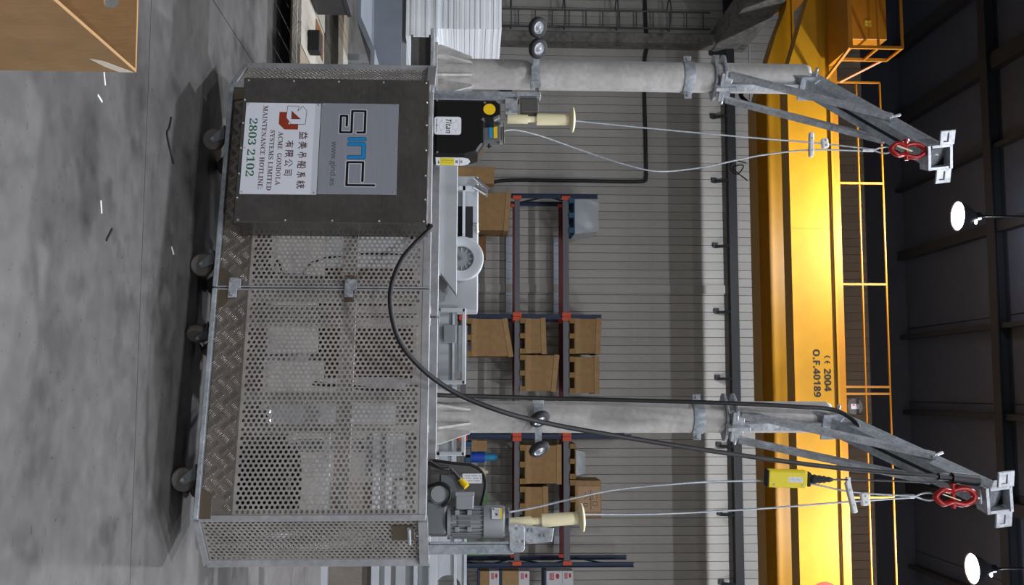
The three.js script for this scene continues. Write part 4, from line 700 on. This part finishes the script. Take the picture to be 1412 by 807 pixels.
for (const [x0, x1, y, l] of [[-3.72, -1.87, 2.42, 'pale blue ribbed plastic sheet behind the lower shelf near the drum wheel'], [-3.72, -1.87, 3.58, 'pale blue ribbed plastic sheet under the top shelf near the blue pallet'], [2.0, 3.6, 3.56, 'pale blue ribbed plastic sheet under the top shelf behind the cream guide']]) {
  const o = thing('plastic_sheet', l, 'sheet', [x0, y, ZB + .016]); for (let x = 0; x < x1 - x0 - .1; x += .206) part('sheet_strip', geo.rbox(.196, .2, .03, .004, x + .1, .1, 0), M.sheet, o); part('sheet_lip', geo.box(x1 - x0, .015, .06, (x1 - x0) / 2, -.0, 0), M.sheet, o);
}
carton(-4.05, 1.45, RZ - .4, .86, .98, 'big lidded carton at the end of the rack behind the chrome pipe stubs', { tilt: -.07, depth: .96 });
carton(-3.3, 1.45, RZ - .7, .5, .5, 'dark brown carton behind the big carton at the end of the rack', { lid: false, mat: M.cardDark, depth: .4 });
carton(-5.1, 1.12, RZ - .2, .6, 1.15, 'brown carton stack standing left of the rack behind the black hoist', { lid: false, mat: M.cardDark, depth: .5 }).position.y = 0;
carton(-4.75, 0, RZ + .5, .38, 2.1, 'tall narrow brown carton standing in front of the first rack upright', { lid: false, depth: .4 });
// ---------------------------------------------------------------- left of the platform: low deck, steel trough, paper stacks, steel sections
{
  const o = thing('low_deck', 'low plank topped deck with worn pale boards left of the platform', 'deck', [-3.0, 0, -8.7]);
  for (let k = 0; k < 11; k++) { const x = -.95 + k * .17; part('plank', geo.rbox(.163, .03, 2.9, .004, x, .185 + (k % 3) * .002, 0), k > 3 && k < 9 ? M.boardPale : M.board, o); }
  for (const z of [-1.4, -.1, 1.38]) part('cross_beam', geo.box(1.9, .05, .1, 0, .145, z), M.board, o);
  for (const x of [-.9, 0, .9]) for (const z of [-1.35, 1.35]) part('deck_leg', geo.box(.06, .13, .06, x, .065, z), M.darkSteel, o);
  part('front_edge', geo.box(1.92, .035, .02, 0, .16, 1.47), M.boardPale, o);
  part('rust_mark', [geo.box(.22, .004, .4, .15, .204, .55), geo.box(.1, .004, .9, .55, .204, -.3)], M.rust, o);
}
single('black_block', 'small black rubber block lying on the low deck', 'block', [geo.rbox(.16, .09, .14, .01, -2.64, .25, -7.6)], M.blackMatt);
single('grey_chest', 'grey steel chest at the corner of the low deck', 'chest', [geo.rbox(.62, .26, .5, .01, -3.3, .34, -7.7), geo.rbox(.64, .04, .52, .008, -3.3, .47, -7.7)], M.darkSteel);
{
  const o = thing('steel_trough', 'blue grey steel trough with folded edges left of the platform', 'trough', [-3.15, 0, -9.4]);
  part('side_wall', geo.ext([[-.8, .62], [.03, .62], [.30, .74], [.95, .74], [.95, .77], [.28, .77], [.0, .65], [-.8, .65]], 1.2, .003).translate(0, -.14, -.2), M.blueSteel, o);
  part('back_wall', geo.box(1.75, .28, .02, .07, .64, -.2), M.blueSteel, o);
  part('end_block', [geo.rbox(.2, .18, .3, .006, .3, .74, .1)], M.blueSteel, o);
  for (const x of [-.7, .8]) for (const z of [-.1, .9]) part('trough_leg', geo.box(.06, .29, .06, x, .345, z), M.darkSteel, o);
}
function stack(x, z, y, w, d, n, t, label, turn) {
  const o = thing('sheet_stack', label, 'stack', [x, y, z], turn);
  for (let k = 0; k < n; k++) part('sheet_bundle', geo.rbox(w, t * .955, d, .002, (rnd() - .5) * .008, t * (k + .5), (rnd() - .5) * .008), k % 2 ? M.paper : M.paperB, o);
}
{
  const o = thing('steel_table', 'grey steel table carrying the white sheet stacks', 'table', [-4.1, 0, -10.78]);
  part('table_top', geo.box(1.5, .06, 1.1, 0, .76, 0), M.machineDark, o); for (const sx of [-1, 1]) for (const sz of [-1, 1]) part('leg', geo.box(.07, .73, .07, sx * .68, .365, sz * .48), M.machineDark, o);
}
stack(-4.08, -10.5, .79, 1.1, .75, 13, .025, 'lower stack of white sheets under the taller bright stack', -.12);
stack(-4.14, -10.52, .79 + 13 * .025, 1.0, .7, 24, .0272, 'tall upper stack of white sheets with sharp corner', -.12);
{
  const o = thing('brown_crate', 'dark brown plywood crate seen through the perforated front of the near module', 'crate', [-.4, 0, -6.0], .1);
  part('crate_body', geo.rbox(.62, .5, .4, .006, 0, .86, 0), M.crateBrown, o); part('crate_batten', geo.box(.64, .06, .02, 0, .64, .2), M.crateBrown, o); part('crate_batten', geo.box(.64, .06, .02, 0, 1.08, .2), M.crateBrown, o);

}
{
  const o = thing('gear_unit', 'dark gearbox with flanged motor on a skid, seen through the perforated panel', 'gearbox', [.55, 0, -5.95], .2);
  part('skid', [geo.box(.8, .08, .08, 0, .04, .16), geo.box(.8, .08, .08, 0, .04, -.16)], M.darkSteel, o);
  part('gear_case', [geo.rbox(.34, .36, .3, .03, -.16, .26, 0)], M.graphite, o);
  part('flange', geo.cyl(.16, .03, .03, .28, 0, 'x', 28), M.motor, o);
  part('motor_barrel', [geo.cyl(.12, .3, .19, .28, 0, 'x', 28)], M.cast, o);
  part('shaft', geo.cyl(.035, .14, -.38, .28, 0, 'x', 20), M.chrome, o);
  part('inspection_cover', geo.cyl(.09, .02, -.16, .3, .155, 'z', 24), M.motor, o);
}
{
  const o = thing('trestle_stand', 'grey trestle stand with dark crossbars behind the module joint', 'trestle', [-.42, 0, -5.98], .05);
  for (const x of [-.22, .22]) for (const z of [-.12, .12]) part('leg', geo.bar(V(x * 1.15, 0, z * 1.4), V(x, .6, z * .4), .04, .04), M.machineDark, o);
  for (const y of [.22, .58]) part('crossbar', geo.box(.5, .05, .06, 0, y, 0), M.darkSteel, o);
}
// ---------------------------------------------------------------- big open carton in the foreground and litter on the floor
{
  const o = thing('open_carton', 'large open cardboard box on the floor in the near corner', 'box', [-1.32, 0, -2.5], .03);
  const w = .8, d = .9, h = .43, t = .008;
  part('right_wall', [geo.box(t, h, d, w / 2, h / 2, 0)], M.cardBig, o); part('left_wall', geo.box(t, h, d, -w / 2, h / 2, 0), M.cardBig, o); part('near_wall', geo.box(w, h, t, 0, h / 2, d / 2), M.cardBig, o);
  part('far_wall', geo.ext([[-w / 2, 0], [w / 2, 0], [w / 2, h], [-w / 2, h]], t, 0, [roundRect(.0, .335, .215, .377, .02)]).translate(0, 0, -d / 2), M.cardBig, o);
  part('bottom', geo.box(w, .008, d, 0, .006, 0), M.cardBig, o);
  part('torn_edge', [geo.box(.009, .003, d, w / 2, h + .001, 0), geo.box(w, .003, .009, 0, h + .001, -d / 2 + .004)], M.cardEdge, o);
  part('tape_strip', geo.ext([[.0, .425], [.0, .385], [-.05, .362], [-.13, .345], [-.11, .375]].map(([a, b]) => [a, b]).reverse(), .001).rotateY(Math.PI / 2).translate(w / 2 + .0045, 0, -d / 2 + .004), M.tape, o);
}
single('cable_tie', 'short black cable tie lying on the open floor', 'cable tie', geo.bar(V(-.635, .003, -4.06), V(-.58, .003, -4.0), .008, .004), M.blackMatt);
single('wire_scrap', 'bent black wire scrap on the floor in front of the sign box', 'wire', geo.tube(pts([[-1.29, .004, -4.80], [-1.23, .004, -4.77], [-1.2, .004, -4.74], [-1.14, .004, -4.79], [-1.08, .004, -4.86]]), .005, 40, 6), M.blackMatt);
for (const [x, z, l, a] of [[-1.2, -3.91, 'white paper fleck nearest the open cardboard box', .4], [-1.11, -3.87, 'second white paper fleck by the open cardboard box', 1.3], [-.664, -4.90, 'pale metal chip in front of the middle castor', .9], [-.70, -3.93, 'curled pale thread on the open floor', .3]])
  single('floor_scrap', l, 'scrap', geo.box(.05, .003, .009).rotateY(a).translate(x, .0025, z), M.plastic);

scene.traverse(o => { if (o.isMesh) { o.castShadow = true; o.receiveShadow = true; } if (o.isLight) o.castShadow = true; });
renderer.render(scene, camera);
